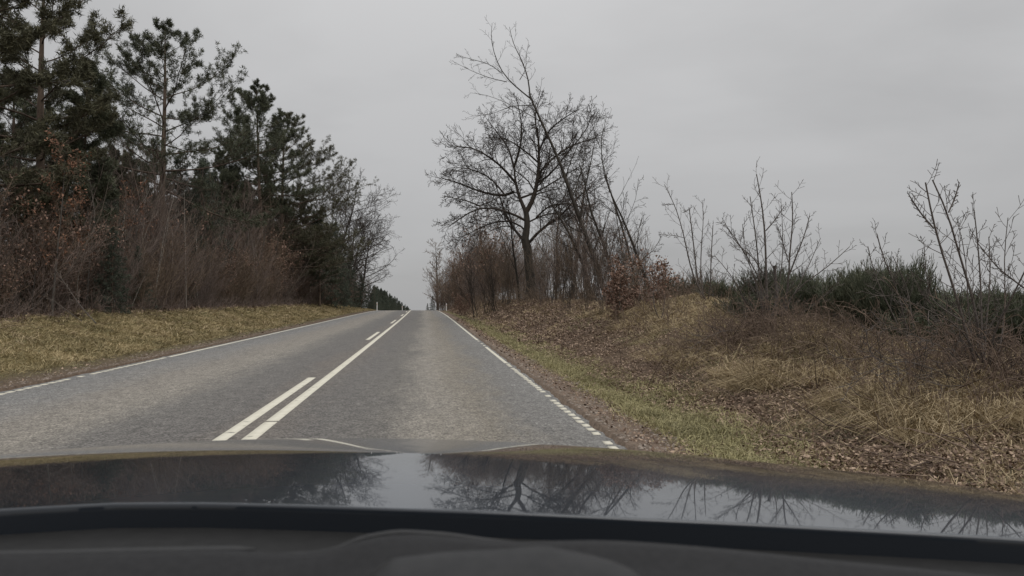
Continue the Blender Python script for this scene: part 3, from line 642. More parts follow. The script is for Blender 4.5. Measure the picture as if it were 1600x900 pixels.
tr.branch(resample(wp([(820, 375), (825, 350), (822, 330)], D0, (0, .0, .0)), 5)[0], [.23, .2, .18, .17, .15], 9)
limbs_px = [([(822, 332), (812, 310), (805, 285), (803, 255)], (0, .2, .5, .6), .13),
            ([(822, 332), (833, 315), (840, 285), (843, 250), (840, 200)], (0, -.2, -.4, -.5, -.6), .15),
            ([(803, 300), (790, 308), (750, 300), (715, 285), (690, 278)], (.2, .6, 1., 1.4, 1.6), .09),
            ([(805, 285), (785, 260), (757, 240), (735, 228), (700, 230)], (.5, .2, -.4, -.8, -1.), .08),
            ([(822, 345), (795, 330), (750, 322), (720, 340), (700, 355)], (0, -.5, -1.2, -1.5, -1.8), .08),
            ([(818, 375), (800, 355), (788, 330), (775, 290)], (0, 1., 1.6, 2.), .10),
            ([(826, 380), (850, 352), (870, 345), (900, 310), (925, 290)], (0, -.6, -1., -1.8, -2.2), .10),
            ([(843, 270), (865, 245), (895, 225), (935, 215)], (-.4, .5, 1., 1.5), .08),
            ([(841, 240), (855, 205), (880, 185), (905, 170)], (-.5, -1., -1.5, -1.8), .07),
            ([(803, 262), (795, 230), (775, 205), (760, 185)], (.6, 1.3, 2., 2.4), .07),
            ([(840, 215), (835, 180), (845, 150)], (-.6, -.2, .2), .06),
            ([(803, 262), (815, 225), (815, 185), (808, 160)], (.6, 0, -.5, -.8), .07),
            ([(842, 255), (820, 235), (790, 215), (765, 215)], (-.4, -1.4, -2.4, -3.), .06),
            ([(812, 310), (840, 300), (880, 275), (915, 255)], (.2, 1.5, 2.4, 3.0), .07),
            ([(790, 306), (765, 275), (730, 262), (705, 262)], (.6, 1.2, 2., 2.6), .06),
            ([(750, 322), (725, 312), (698, 308)], (-1.2, -1.8, -2.2), .05),
            ([(820, 350), (850, 335), (885, 330), (905, 345)], (0, 1.4, 2.4, 3.0), .06),
            ([(843, 285), (862, 272), (885, 240), (920, 200), (925, 180)], (-.4, -1, -1.6, -2, -2.2), .07),
            ([(825, 365), (808, 345), (770, 345), (735, 365), (715, 372)], (0, .8, 1.5, 2.0, 2.2), .06),
            ([(838, 340), (860, 318), (895, 318), (930, 330)], (0, -1.2, -2.2, -2.6), .06)]
for uvs, dY, r in limbs_px:
    limb(cr, wp(uvs, D0, dY), r, r * .28, 8, 6, OL, 1, tr=None)
tag(make('oak_tree', tuple(O), [('trunk', tr, 'oak_bark'), ('crown', cr, 'oak_twig')]), 'big bare oak with forked dark trunk, right of the road by the thicket', 'tree')

# tall leaning tree that crosses the oak and rises above it
def leaning(name, stems, Y, P, label, tm, cm, seed, base, rmul=1.0, cat='tree', group=None, partname='trunk', kidlevel=0):
    rnd.seed(seed); g0 = at(base[0], base[1], Y); g = gpt(g0[0], Y); O = np.array([g[0], g[1], g[2] - .08]); cr = MB(); parts = []
    for uvs, dY, r0, r1 in stems:
        P3 = [at(u, v, Y + d) - O for (u, v), d in zip(uvs, dY)]
        if uvs[0] == base: P3[0] = np.zeros(3) + [rnd.uniform(-.1, .1) * (partname == 'stem'), rnd.uniform(-.1, .1) * (partname == 'stem'), 0]
        tr = MB(); limb(cr, P3, r0 * rmul, r1 * rmul, 10, 6, P, kidlevel, tr=tr); parts.append((partname if uvs[0] == base or partname == 'stem' else 'limb', tr, tm))
    parts.append(('twigs', cr, cm))
    return tag(make(name, tuple(O), parts), label, cat, group)
SPUR = [lv(n=6, wob=.1, up=.1, kids=12, t0=.15, ang=.75, ratio=.24, rr=.45, sides=3, rmin=.006, fall=.3),
        lv(n=4, wob=.14, up=.12, kids=3.5, t0=.2, ang=.7, ratio=.4, rr=.55, sides=3, rmin=.005),
        lv(n=3, wob=.2, up=.05, kids=0, sides=3, rmin=.005)]
leaning('leaning_tree', [([(950, 480), (938, 430), (915, 365), (893, 312), (880, 262), (862, 225), (845, 190), (828, 150)], (0, 0, -.2, -.3, -.4, -.5, -.6, -.8), .12, .035),
    ([(828, 150), (826, 125), (815, 92), (802, 70), (796, 42)], (-.8, -.8, -.7, -.6, -.5), .032, .008),
    ([(830, 155), (805, 135), (785, 115), (772, 85), (766, 55), (769, 36)], (-.8, -.9, -1., -1.1, -1.1, -1.1), .03, .008),
    ([(785, 115), (765, 100), (735, 92), (712, 86)], (-1., -1.2, -1.4, -1.6), .018, .005),
    ([(792, 128), (765, 122), (735, 110), (710, 97)], (-1., -.7, -.4, -.2), .016, .005),
    ([(832, 165), (800, 165), (770, 178), (735, 182)], (-.7, -.4, 0, .2), .018, .005),
    ([(812, 125), (822, 108), (822, 88), (826, 66)], (-.7, -.5, -.3, -.2), .015, .005),
    ([(845, 190), (815, 172), (790, 160), (760, 148), (735, 145)], (-.6, -.3, 0, .2, .4), .018, .005),
    ([(915, 365), (890, 355), (870, 330)], (-.2, -.8, -1.2), .03, .01),
    ([(893, 312), (905, 280), (915, 240), (912, 215)], (-.3, .3, .6, .8), .03, .008)], 30, SPUR,
    'tall thin tree leaning left across the oak, its sparse top highest in the picture', 'oak_bark', 'oak_twig', 611, (950, 480))
leaning('whip_tree', [([(1000, 470), (985, 400), (968, 340), (950, 290), (937, 245), (937, 215), (947, 185)], (0, 0, .1, .2, .3, .3, .4), .055, .01),
    ([(938, 232), (928, 205), (922, 180)], (.3, .2, .1), .014, .005), ([(968, 340), (940, 315), (915, 298)], (.1, -.3, -.6), .018, .005)], 27, SPUR,
    'slim whip-like tree leaning left with a feathery tip, right of the oak', 'oak_bark', 'oak_twig', 613, (1000, 470))
leaning('birch_tree', [([(985, 475), (975, 410), (965, 350), (960, 320)], (0, 0, 0, 0), .045, .012), ([(985, 475), (1000, 420), (995, 370), (1003, 340)], (0, .2, .3, .4), .03, .01)], 26, SPUR,
    'short two stemmed young tree beside the whip-like tree', 'grey_bark', 'oak_twig', 617, (985, 475))

WIDE = [lv(n=7, wob=.1, up=.1, kids=15, t0=.2, ang=.7, ratio=.36, rr=.45, sides=4, rmin=.01, fall=.35),
        lv(n=5, wob=.14, up=.12, kids=7, t0=.15, ang=.7, ratio=.42, rr=.55, sides=3, rmin=.007), lv(n=3, wob=.2, up=.05, kids=4, ratio=.5, sides=3, rmin=.006), lv(n=2, wob=.2, kids=0, sides=3, rmin=.006)]
for k, (st, Yt, r0, lab) in enumerate((
    ([(928, 478), (915, 420), (893, 370), (872, 335), (853, 305), (846, 280)], 33, .07, 'slender tree leaning left toward the big oak trunk'),
    ([(968, 478), (955, 420), (940, 370), (922, 332), (917, 295), (905, 255)], 31, .075, 'bent slender tree between the leaning tree and the whip-like tree'),
    ([(1022, 478), (1008, 435), (991, 387), (972, 338), (953, 303), (943, 270)], 25, .05, 'outermost leaning stem on the right of the oak group'),
    ([(893, 478), (900, 420), (905, 360), (912, 300), (925, 250), (930, 215)], 37, .08, 'upright slender tree right of the big oak, reaching into its crown'),
    ([(868, 478), (872, 420), (868, 370), (880, 310), (893, 270)], 39, .06, 'thin upright tree just behind the big oak on the right'),
    ([(812, 478), (808, 430), (800, 380), (798, 340), (790, 300)], 46, .07, 'thin upright tree just left of the big oak trunk'))):
    leaning('slender_tree', [(st, [-.15 * i for i in range(len(st))], r0 * 1.35, .014)], Yt, WIDE, lab, 'oak_bark', 'oak_twig', 680 + k, st[0])
# far bare tree and thicket left of the oak
bare_tree(684, 482, 366, 150, 631, [lv(n=9, wob=.03, up=.03, kids=34, t0=.12, ang=.8, ratio=.36, rr=.45, tip=.15, sides=6, fall=.6, rmin=.02)] + [dict(q, rmin=.024) for q in BARE[1:]], .30, 'bare_tree',
          'tall narrow bare tree at the crest, right side of the road', 'grey_bark', 'brown_twig')
dl = random.Random(91)
for k in range(80):
    Y = dl.uniform(50, 145); tt = (Y - 50) / 95
    s_ = dl.uniform(4.2, 9.5) - .8 * tt; x = s_ + float(shift(Y)); h0, ms = dl.choice(shrs + saps[:1] + [saps[2]] + [leafy[1]])
    hh = np.interp(Y, [50, 70, 90, 120, 145], [6.2, 7.2, 8.0, 8.4, 8.2]) * dl.choice((.55, .7, .8, .9, 1.0, 1.12)) * (.8 if s_ < 5 else 1)
    plant('shrub', ms, x, Y, hh / h0, dl.uniform(0, 6.28), ('russet leaved shrub' if len(ms) > 2 else 'pale trunked bare sapling' if ms[0][0] == 'trunk' else 'bare brown shrub') + ' in the thicket left of the big oak, ' + ('nearest the oak' if Y < 72 else 'midway to the crest' if Y < 105 else 'nearest the crest'), 'shrub', 'bare shrubs of the thicket between the crest and the oak')
# small dark spruces low at the crest, right
for k, (u, Y, v) in enumerate(((668, 170, 474), (676, 150, 462))):
    p = at(u, v, Y); g = float(ground(p[0], Y)); h0, ms = protoS[0]
    plant('spruce_tree', ms, p[0], Y, max(p[2] - g, 2) / h0, k, ('little dark spruce lowest at the crest right of the road', 'little dark spruce at the foot of the narrow bare tree')[k], 'tree', None)
# thicket around and right of the oak: thin stems, leaning left
THIN = [lv(n=8, wob=.06, up=.02, kids=15, t0=.25, ang=.5, ratio=.32, rr=.5, tip=.25, sides=4, fall=.4, rmin=.006),
        lv(n=4, wob=.12, up=.12, kids=5, t0=.2, ang=.6, ratio=.45, rr=.55, sides=3, rmin=.006), lv(n=3, wob=.15, up=.05, kids=0, sides=3, rmin=.005)]
thin = protos('t', [dict(a=dict(h=5, seed=231, P=THIN, r=.028, splay=.22, stems=6), tm='oak_bark', cm='oak_twig'),
                    dict(a=dict(h=5, seed=232, P=THIN, r=.026, splay=.30, stems=8), tm='grey_bark', cm='brown_twig'),
                    dict(a=dict(h=4, seed=233, P=THIN, r=.022, splay=.35, stems=8), tm='oak_bark', cm='purple_twig')])
spots = [(775, 46, 385), (795, 47, 370), (812, 48, 395), (745, 50, 385), (850, 38, 375), (868, 36, 350), (885, 33, 365), (900, 31, 330), (918, 29, 350), (935, 27, 345), (952, 26, 370), (968, 25, 350), (985, 23, 385), (1000, 22, 395), (930, 33, 300), (960, 30, 330),
         (855, 40, 345), (878, 37, 360), (892, 35, 340), (912, 34, 335), (928, 31, 360), (945, 31, 350), (975, 28, 345), (995, 26, 365), (1008, 24, 385), (862, 32, 390), (845, 34, 410), (800, 52, 375), (785, 50, 390), (760, 48, 395), (842, 44, 400), (872, 42, 330), (905, 38, 310), (890, 25, 420), (915, 23, 425), (940, 21, 415)]
for k, (u, Y, v) in enumerate(spots):
    p = at(u, v, Y); g = float(ground(p[0], Y)); h0, ms = thin[k % 3]
    plant('thicket_shrub', ms, p[0], Y, (p[2] - g) / h0 * .95, k * 1.9, ('dark', 'pale grey', 'low dark')[k % 3] + ' thin stemmed shrub ' + ('left of the big oak trunk' if u < 828 else 'just right of the big oak trunk' if u < 880 else 'around the leaning tree' if u < 945 else 'behind the copper beech bush'), 'shrub', 'thin stemmed shrubs around the big oak', (dl.gauss(0, .05), dl.uniform(-.2, .02)))
# brambles and low growth at their feet
pts = [(dl.uniform(5.2, 9.5), dl.uniform(20, 48)) for _ in range(90)] + [(dl.uniform(3.6, 6.0), dl.uniform(45, 120)) for _ in range(140)]
tag(link('undergrowth', low_mass([(x + float(shift(y)), y) for x, y in pts], 8, 1.0, 641).mesh('undergrowth', M['brown_twig'])), 'low brown scrub under the oak and along the right bank', 'undergrowth', kind='stuff')

# beech shrub with brown leaves
def beech(u, v, Y, h, seed, label, stems=5, leaves=.9, ls=.075, splay=.35, P=None):
    p = at(u, v, Y); P = P or [lv(n=6, wob=.08, up=.02, kids=9, t0=.12, ang=.8, ratio=.5, rr=.55, tip=.3, sides=5, rmin=.006), lv(n=4, wob=.12, up=.03, kids=5, t0=.1, ang=.8, ratio=.5, rr=.6, sides=3, rmin=.005, leafy=True), lv(n=3, wob=.15, up=0, kids=0, sides=3, rmin=.004, leafy=True)]
    tr, cr, lf = sapling(h=h, seed=seed, stems=stems, P=P, r=.018, splay=splay, leaves=leaves, lsize=ls)
    return tag(make('beech_shrub', gpt(p[0], Y), [('stems', tr, 'grey_bark'), ('twigs', cr, 'brown_twig'), ('leaves', lf, 'beech_leaf')]), label, 'shrub')
beech(965, 520, 18.5, 1.45, 651, 'low beech bush full of dead copper leaves on the right bank', leaves=.7, splay=.4)
beech(1030, 490, 19.5, 1.55, 655, 'sparse brown leaved bush beside the green broom, right of the copper beech', leaves=.2)
beech(990, 500, 21, 2.2, 657, 'taller thin beech with a few brown leaves behind the copper bush', leaves=.08, stems=4, splay=.2)
beech(720, 494, 60, 1.8, 659, 'small russet bush on the far right bank below the oak thicket', leaves=.8)
YNG = [lv(kids=6, t0=.3, ang=.6, ratio=.3, rr=.5), lv(n=3, wob=.12, up=.1, kids=2, ratio=.4, sides=3, rmin=.004), lv(n=2, wob=.15, kids=0, sides=3)]
leaning('young_sapling', [([(1034, 516), (1025, 490), (1020, 465), (1022, 440)], (0, 0, 0, 0), .014, .005), ([(1034, 516), (1036, 490), (1040, 460)], (0, .1, .2), .012, .005)], 15.5, YNG,
        'thin forked sapling standing alone on the grassy mound', 'cherry_bark', 'purple_twig', 661, (1034, 516), cat='sapling', partname='stem')

# cherry and plum stems
CH = [lv(n=5, wob=.08, up=.2, kids=17, t0=.15, ang=.75, ratio=.19, rr=.45, fall=.3, rmin=.004), lv(n=4, wob=.1, up=.22, kids=4, ratio=.42, sides=4, rmin=.003), lv(n=2, wob=.1, kids=0, sides=3, rmin=.003)]
leaning('plum_sapling', [([(1100, 486), (1085, 440), (1075, 400), (1067, 360), (1055, 320), (1038, 288)], (0, 0, 0, 0, 0, 0), .028, .008),
    ([(1100, 486), (1090, 440), (1085, 393), (1077, 327)], (0, .1, .2, .2), .026, .014),
    ([(1100, 486), (1095, 440), (1095, 393), (1100, 337), (1097, 313)], (0, .2, .3, .4, .4), .024, .008),
    ([(1100, 486), (1110, 450), (1111, 403), (1114, 352)], (0, -.1, -.2, -.2), .024, .012),
    ([(1070, 372), (1055, 368), (1030, 366)], (0, -.1, -.2), .010, .005), ([(1055, 320), (1048, 319), (1035, 320)], (0, 0, 0), .008, .004),
    ([(1067, 332), (1072, 330), (1080, 324)], (0, 0, 0), .009, .005)], 16, CH,
    'group of four slender bare plum stems behind the grassy mound', 'cherry_bark', 'cherry_bark', 671, (1100, 486), rmul=.72, cat='sapling', partname='stem')
leaning('plum_shrub', [([(1205, 540), (1200, 490), (1197, 447), (1197, 393), (1192, 327), (1182, 272)], (0, 0, 0, 0, 0, 0), .030, .009),
    ([(1205, 540), (1192, 480), (1187, 437), (1182, 377), (1172, 307)], (0, .1, .2, .2, .3), .024, .009),
    ([(1205, 540), (1195, 450), (1163, 393), (1133, 350)], (0, -.1, -.2, -.3), .018, .006),
    ([(1190, 425), (1180, 405), (1150, 380), (1128, 340)], (.2, .3, .4, .4), .012, .005),
    ([(1205, 540), (1222, 490), (1233, 447), (1233, 400), (1240, 343), (1237, 300)], (0, -.1, -.2, -.2, -.2, -.2), .028, .009),
    ([(1233, 430), (1247, 393), (1258, 365), (1265, 337)], (-.2, -.3, -.3, -.3), .016, .007),
    ([(1205, 540), (1228, 480), (1247, 447), (1287, 423), (1327, 386)], (0, 0, -.2, -.3, -.4), .018, .006),
    ([(1232, 410), (1225, 385), (1215, 353)], (-.2, -.1, 0), .012, .006), ([(1197, 360), (1210, 345), (1226, 322)], (0, 0, 0), .012, .006),
    ([(1205, 540), (1170, 480), (1143, 430), (1117, 400)], (0, -.3, -.5, -.6), .014, .005),
    ([(1205, 540), (1165, 520), (1143, 513), (1110, 523), (1077, 545)], (0, -.5, -.8, -1., -1.2), .010, .004),
    ([(1205, 540), (1240, 500), (1280, 470), (1312, 440)], (0, -.3, -.5, -.6), .012, .005),
    ([(1205, 540), (1215, 470), (1212, 440), (1210, 415)], (0, .2, .3, .3), .034, .030),
    ([(1205, 540), (1180, 500), (1160, 470), (1155, 440)], (0, .2, .4, .4), .012, .006),
    ([(1205, 540), (1186, 470), (1175, 420), (1150, 372)], (0, .3, .4, .5), .014, .005), ([(1205, 540), (1212, 480), (1222, 420), (1224, 370), (1220, 310)], (0, .3, .4, .5, .5), .018, .005),
    ([(1205, 540), (1235, 470), (1262, 420), (1282, 372)], (0, .2, .3, .3), .015, .005), ([(1205, 540), (1250, 520), (1290, 505), (1330, 500)], (0, -.3, -.5, -.6), .010, .004),
    ([(1205, 540), (1160, 500), (1128, 470), (1100, 455)], (0, -.2, -.3, -.4), .010, .004), ([(1205, 540), (1192, 500), (1186, 450), (1165, 400), (1160, 350)], (0, -.3, -.4, -.4, -.4), .014, .005)], 12, CH,
    'spreading many stemmed bare plum shrub rising out of the brambles in front of the broom', 'cherry_bark', 'cherry_bark', 673, (1205, 540), rmul=.85, cat='shrub', partname='stem')
leaning('plum_tree', [([(1538, 640), (1515, 540), (1497, 471), (1476, 408), (1459, 353), (1446, 285)], (0, 0, 0, 0, 0, 0), .026, .012),
    ([(1459, 357), (1440, 335), (1421, 306)], (0, 0, 0), .014, .009),
    ([(1538, 640), (1532, 540), (1524, 475), (1501, 408), (1482, 332), (1457, 281)], (0, .1, .1, .1, .1, .1), .026, .011),
    ([(1482, 332), (1492, 310), (1499, 285)], (.1, .1, .1), .013, .008),
    ([(1538, 640), (1534, 540), (1533, 450), (1528, 380), (1522, 328)], (0, .2, .3, .3, .3), .022, .009),
    ([(1538, 640), (1540, 520), (1548, 429), (1545, 370)], (0, .3, .4, .5), .018, .008),
    ([(1538, 640), (1548, 530), (1577, 471), (1600, 428), (1612, 400)], (0, -.1, -.3, -.4, -.5), .022, .010),
    ([(1600, 450), (1560, 420), (1526, 378)], (-.3, -.3, -.2), .013, .007),
    ([(1530, 560), (1500, 510), (1459, 488), (1400, 463), (1366, 420)], (0, -.1, -.3, -.5, -.6), .011, .005),
    ([(1525, 590), (1480, 545), (1420, 520), (1366, 501)], (0, -.3, -.6, -.8), .009, .004),
    ([(1500, 500), (1455, 470), (1447, 430), (1444, 385)], (0, .2, .3, .3), .012, .007),
    ([(1538, 640), (1600, 560), (1640, 520)], (0, -.4, -.6), .014, .006),
    ([(1530, 600), (1470, 605), (1400, 575), (1340, 545)], (0, -.5, -.8, -1.), .009, .004),
    ([(1538, 640), (1522, 560), (1512, 480), (1510, 400), (1496, 345)], (0, .4, .5, .6, .6), .016, .006), ([(1538, 640), (1560, 560), (1572, 480), (1568, 400), (1575, 340)], (0, .3, .4, .5, .5), .017, .006),
    ([(1538, 640), (1490, 570), (1470, 500), (1430, 440)], (0, .2, .3, .4), .012, .005), ([(1538, 640), (1580, 600), (1610, 560)], (0, -.2, -.3), .012, .006),
    ([(1538, 640), (1470, 580), (1410, 560), (1330, 590)], (0, -.3, -.6, -.9), .009, .004)], 7.0, CH,
    'nearest bare plum with upright spurred stems at the right edge of the photo', 'cherry_bark', 'cherry_bark', 677, (1538, 640), rmul=.62, cat='tree', partname='stem')
leaning('plum_sapling', [([(1420, 500), (1400, 445), (1380, 405), (1370, 365)], (0, 0, 0, 0), .012, .007), ([(1420, 500), (1418, 450), (1395, 400)], (0, .1, .1), .010, .005), ([(1420, 500), (1366, 430), (1356, 385)], (0, .1, .2), .010, .006)], 9.5, CH,
    'small bare plum stems poking above the broom left of the nearest plum', 'cherry_bark', 'cherry_bark', 679, (1420, 500), cat='sapling', partname='stem')

# broom bushes
def broom_mb(seed, h=1.25, w=.55, n=52, lob=1):
    rnd.seed(seed); mb = MB(); P = [lv(n=4, wob=.05, up=.12, kids=12, t0=.2, ang=.26, ratio=.5, rr=.6, tip=.4, sides=3, rmin=.004, fall=.55), lv(n=3, wob=.05, up=.14, kids=5, t0=.1, ang=.2, ratio=.55, rr=.8, sides=3, rmin=.004, tip=.8), lv(n=2, wob=.05, up=.1, kids=0, sides=3, rmin=.0036, tip=.8)]
    for k in range(n):
        az = rnd.uniform(0, 6.28); sp = abs(rnd.gauss(0, .42)); d = tuple(unit((math.cos(az) * sp, math.sin(az) * sp, 1)))
        q = rnd.uniform(0, w * .5); grow(mb, (math.cos(az) * q, math.sin(az) * q, -.05), d, h * rnd.uniform(.6, 1.05), .008, 0, P)
    return mb
brooms = [(1.25, [('stems', broom_mb(700 + k).mesh('stems', M['broom']))]) for k in range(3)]
br = random.Random(17)
bl = []
for u in np.arange(1030, 1260, 22): bl.append((u, br.uniform(20, 27), np.interp(u, [1030, 1100, 1260], [455, 442, 446])))
for u in np.arange(1130, 1420, 26): bl.append((u, br.uniform(15.5, 19.5), np.interp(u, [1130, 1250, 1310, 1350, 1400], [455, 445, 455, 440, 440])))
for u in np.arange(1290, 1480, 28): bl.append((u, br.uniform(12, 15.5), np.interp(u, [1290, 1340, 1400, 1480], [462, 448, 442, 458])))
for u in np.arange(1440, 1680, 22): bl.append((u, br.uniform(9.5, 12.5), np.interp(u, [1440, 1500, 1600], [468, 485, 488])))
for u, Y_, v_ in ((1185, 13.4, 468), (1215, 13.2, 462), (1245, 13.6, 470), (1160, 14, 474), (1290, 13.2, 452), (1318, 12.6, 456), (1350, 12.2, 446), (1382, 11.6, 444), (1410, 11.8, 440), (1436, 11, 452),
                  (1468, 10.4, 462), (1560, 9.0, 498), (1590, 8.6, 504), (1622, 8.4, 506), (1500, 10.2, 478), (1330, 14.8, 440), (1260, 15, 448)): bl.append((u, Y_, v_))
for u in np.arange(1060, 1640, 26): bl.append((u, br.uniform(24, 30), 462 + br.uniform(-4, 6)))
for k, (u, Y, v) in enumerate(bl):
    p = at(u, v + br.uniform(-13, 9), Y); g = float(ground(p[0], Y)); h = max(.6, p[2] - g) * br.choice((.5, .7, .85, 1.0, 1.15, 1.3)); h0, ms = brooms[k % 3]
    lab = ('low ' if h < .95 else 'tall ' if h > 1.35 else '') + ('green broom bush behind the four plum stems' if u < 1130 else 'green broom bush behind the spreading plum shrub' if u < 1290 else 'green broom bush between the plum shrub and nearest plum' if u < 1400 else 'green broom bush around the nearest plum at the right edge') + (', far row' if Y > 17 else '')
    o = plant('broom_bush', ms, p[0], Y, h / h0 * 1.02, br.uniform(0, 6.28), lab, 'bush', 'green broom bushes on top of the right bank' if u < 1400 else 'green broom bushes at the right edge of the photo')
    if h < 1.1: o.scale.x = o.scale.y = 1.1 / h0 * 1.05

# bramble tangles: arching canes
def cane_mb(x0, Y0, sx, sy, n, h, seed, Lc=1.4, r=.0055):
    rnd.seed(seed); mb = MB(); P = [lv(n=10, wob=.09, up=-.24, kids=5, t0=.15, ang=.9, ratio=.16, rr=.6, tip=.5, sides=3, rmin=.003), lv(n=3, wob=.14, up=-.1, kids=0, sides=3, rmin=.003)]
    for k in range(n):
        x, y = x0 + rnd.gauss(0, sx), Y0 + rnd.gauss(0, sy); az = rnd.uniform(0, 6.28); sp = rnd.uniform(.2, 1.0)
        grow(mb, (x, y, float(ground(x, y)) - .02), tuple(unit((math.cos(az) * sp, math.sin(az) * sp, rnd.uniform(.5, 1.1)))), Lc * rnd.uniform(.5, 1.2), r, 0, P)
    return mb
for k, (u, v, Y, sx, sy, n, Lc, lab) in enumerate(((1130, 560, 11.5, .5, .6, 260, .85, 'low reddish brown bramble tangle on the bank left of the spreading plum shrub'),
        (1215, 560, 11.3, .40, .4, 150, .9, 'brown bramble tangle around the foot of the spreading plum shrub'),
        (1290, 575, 9.6, .3, .3, 90, .9, 'thin greyish bramble patch between the spreading plum shrub and the nearest plum'),
        (1400, 560, 8.6, .5, .5, 90, 1.0, 'bramble patch below the broom left of the nearest plum'),
        (1545, 610, 7.0, .3, .35, 170, 1.0, 'dense brown bramble heap around the foot of the nearest plum'))):
    p = at(u, v, Y); mb = cane_mb(p[0], Y, sx, sy, n, 1, 720 + k, Lc); o = np.array(gpt(p[0], Y)); me = mb.mesh('canes', M['cane'] if k != 2 else M['brown_twig'], off=o)
    b_ = link('bramble', me); b_.location = tuple(o); tag(b_, lab, 'bramble')
rnd.seed(800)

# ------------------------------------------------------------------ ground cover (stuff)
def scatter(n, xr, yr, rs, near=1.0):
    """random points, denser near the camera"""
    y = yr[0] * (yr[1] / yr[0]) ** rs.rand(n) ** near; x = rs.uniform(xr[0], xr[1], n) + shift(y); return x, y
def grass(name, xr, yr, n_t, per, L, W, mt, label, seed, lean=.5, zf=None, near=1.0, keep=None, bias=(0, 0), clump=.05):
    rs = np.random.RandomState(seed); x, y = scatter(n_t, xr, yr, rs, near)
    if keep is not None: m_ = keep(x, y, rs); x, y = x[m_], y[m_]
    n = len(x); cl_ = .35 + 1.3 * np.clip(.5 + bumps(x * 2.2, y * 2.2) * .9, 0, 1)
    dirb = rs.normal(size=(n, 3)) * [.5, .5, 0] * lean + [bias[0], bias[1], 0]
    x = np.repeat(x, per) + rs.normal(size=n * per) * clump; y = np.repeat(y, per) + rs.normal(size=n * per) * clump; s_ = np.repeat(cl_, per); db = np.repeat(dirb, per, 0)
    z = ground(x, y) - .01; m_ = len(x); far = np.clip(y / 14, 1, 3.2)
    d = unit(db + rs.normal(size=(m_, 3)) * [lean, lean, .15] + [0, 0, .8]); w = unit(np.cross(d, rs.normal(size=(m_, 3)) * [1, 1, .2]))
    LL = rs.uniform(L[0], L[1], m_) * s_; mb = MB(); c = np.stack([x, y, z], 1)
    # two segment bent blade: quad + triangle
    mid = c + d * LL[:, None] * .55; dn = unit(d + np.stack([db[:, 0], db[:, 1], -np.full(m_, .75) * lean * 1.6], 1)); tip = mid + dn * LL[:, None] * .55
    hw = (W * far / 2)[:, None]; v = np.stack([c - w * hw, c + w * hw, mid + w * hw * .7, mid - w * hw * .7, tip], 1).reshape(-1, 3)
    b0 = np.arange(m_)[:, None] * 5; mb.add(v, b0 + np.array([[0, 1, 2, 3]])); mb.n -= 0
    mb.f.append(b0 + np.array([[3, 2, 4]]))
    return tag(link(name, mb.mesh(name, M[mt], smooth=False)), label, 'grass', kind='stuff')
fr = lambda a, b: (lambda x, y, rs: True)
def patch(th, sc=.6, ph=0):
    return lambda x, y, rs: bumps(x * sc + ph, y * sc - ph) + rs.normal(size=len(x)) * .25 > th
grass('verge_grass', (-11.4, -6.9), (9, 120), 15000, 6, (.10, .26), .010, 'grass_l', 'tussocky yellow green grass on the left verge', 1, lean=.8, near=.8, bias=(.25, -.1))
grass('verge_grass', (-11.4, -6.6), (9, 60), 5000, 6, (.05, .14), .010, 'grass_g', 'short green grass between the tussocks of the left verge', 2, lean=.7, near=.9, keep=patch(-.1, .5))
grass('verge_grass', (-11.2, -7.2), (10, 70), 3200, 9, (.16, .34), .010, 'grass_s', 'pale dry straw patches lying on the left verge', 12, lean=1.1, near=.9, keep=patch(.12, .45, 2), bias=(.5, -.2))
grass('verge_grass', (2.45, 3.15), (3.5, 60), 9000, 7, (.05, .15), .007, 'grass_g', 'narrow strip of short green grass beside the right road edge', 3, lean=.7, near=1.0, keep=patch(-.35, 1.3, 4))
grass('verge_grass', (2.3, 3.5), (3.5, 45), 5200, 8, (.06, .22), .007, 'grass_y', 'paler yellowish grass fringing the green strip on the right', 54, lean=.8, near=1.0, keep=patch(-.05, 1.1, 6))
grass('verge_grass', (2.05, 3.5), (3.5, 40), 2500, 5, (.03, .09), .007, 'grass_s', 'scattered dry blades along the dirt shoulder on the right', 4, lean=.9)
grass('bank_grass', (3.1, 7.6), (3.6, 15), 15000, 8, (.08, .26), .005, 'grass_s', 'long bleached straw grass on the near part of the right bank', 5, lean=1.0, bias=(-.3, 0), keep=lambda x, y, rs: bumps(x * .9, y * .9) + (x - 4.2) * .25 - (y > 10.5) * .1 + rs.normal(size=len(x)) * .15 > 0)
grass('bank_grass', (4.0, 7.0), (5.6, 13.5), 1500, 26, (.22, .60), .006, 'grass_s', 'long pale bleached grass tufts bent over on the bank before the plum shrubs', 51, lean=.8, bias=(-.45, -.25), clump=.045, keep=lambda x, y, rs: bumps(x * 1.6 + 2, y * 1.6) + rs.normal(size=len(x)) * .12 > .12)
grass('bank_grass', (3.6, 7.4), (4.2, 11), 4200, 7, (.05, .18), .006, 'grass_o', 'dull olive weeds and moss patches on the near right bank', 52, lean=.9, keep=lambda x, y, rs: bumps(x * .8 + 7, y * .8) + rs.normal(size=len(x)) * .15 > .15)
grass('bank_grass', (4.5, 6.8), (9, 30), 1800, 14, (.14, .38), .008, 'grass_s', 'loose tussocks of bleached grass scattered over the leafy bank', 53, lean=.8, bias=(-.3, -.2), keep=lambda x, y, rs: bumps(x * 1.4 + 1, y * 1.4) + rs.normal(size=len(x)) * .12 > .22)
grass('bank_grass', (4.9, 8.2), (11, 24), 7500, 7, (.10, .26), .008, 'grass_s', 'dry yellow grass on the mound in front of the broom', 6, lean=1.0, bias=(-.35, -.2), near=1.0)
grass('bank_grass', (4.2, 7.5), (9, 24), 3500, 7, (.08, .2), .008, 'grass_g', 'olive mossy grass on the slope of the mound', 7, lean=1.0, bias=(-.35, -.2), keep=patch(.0, .7, 3))
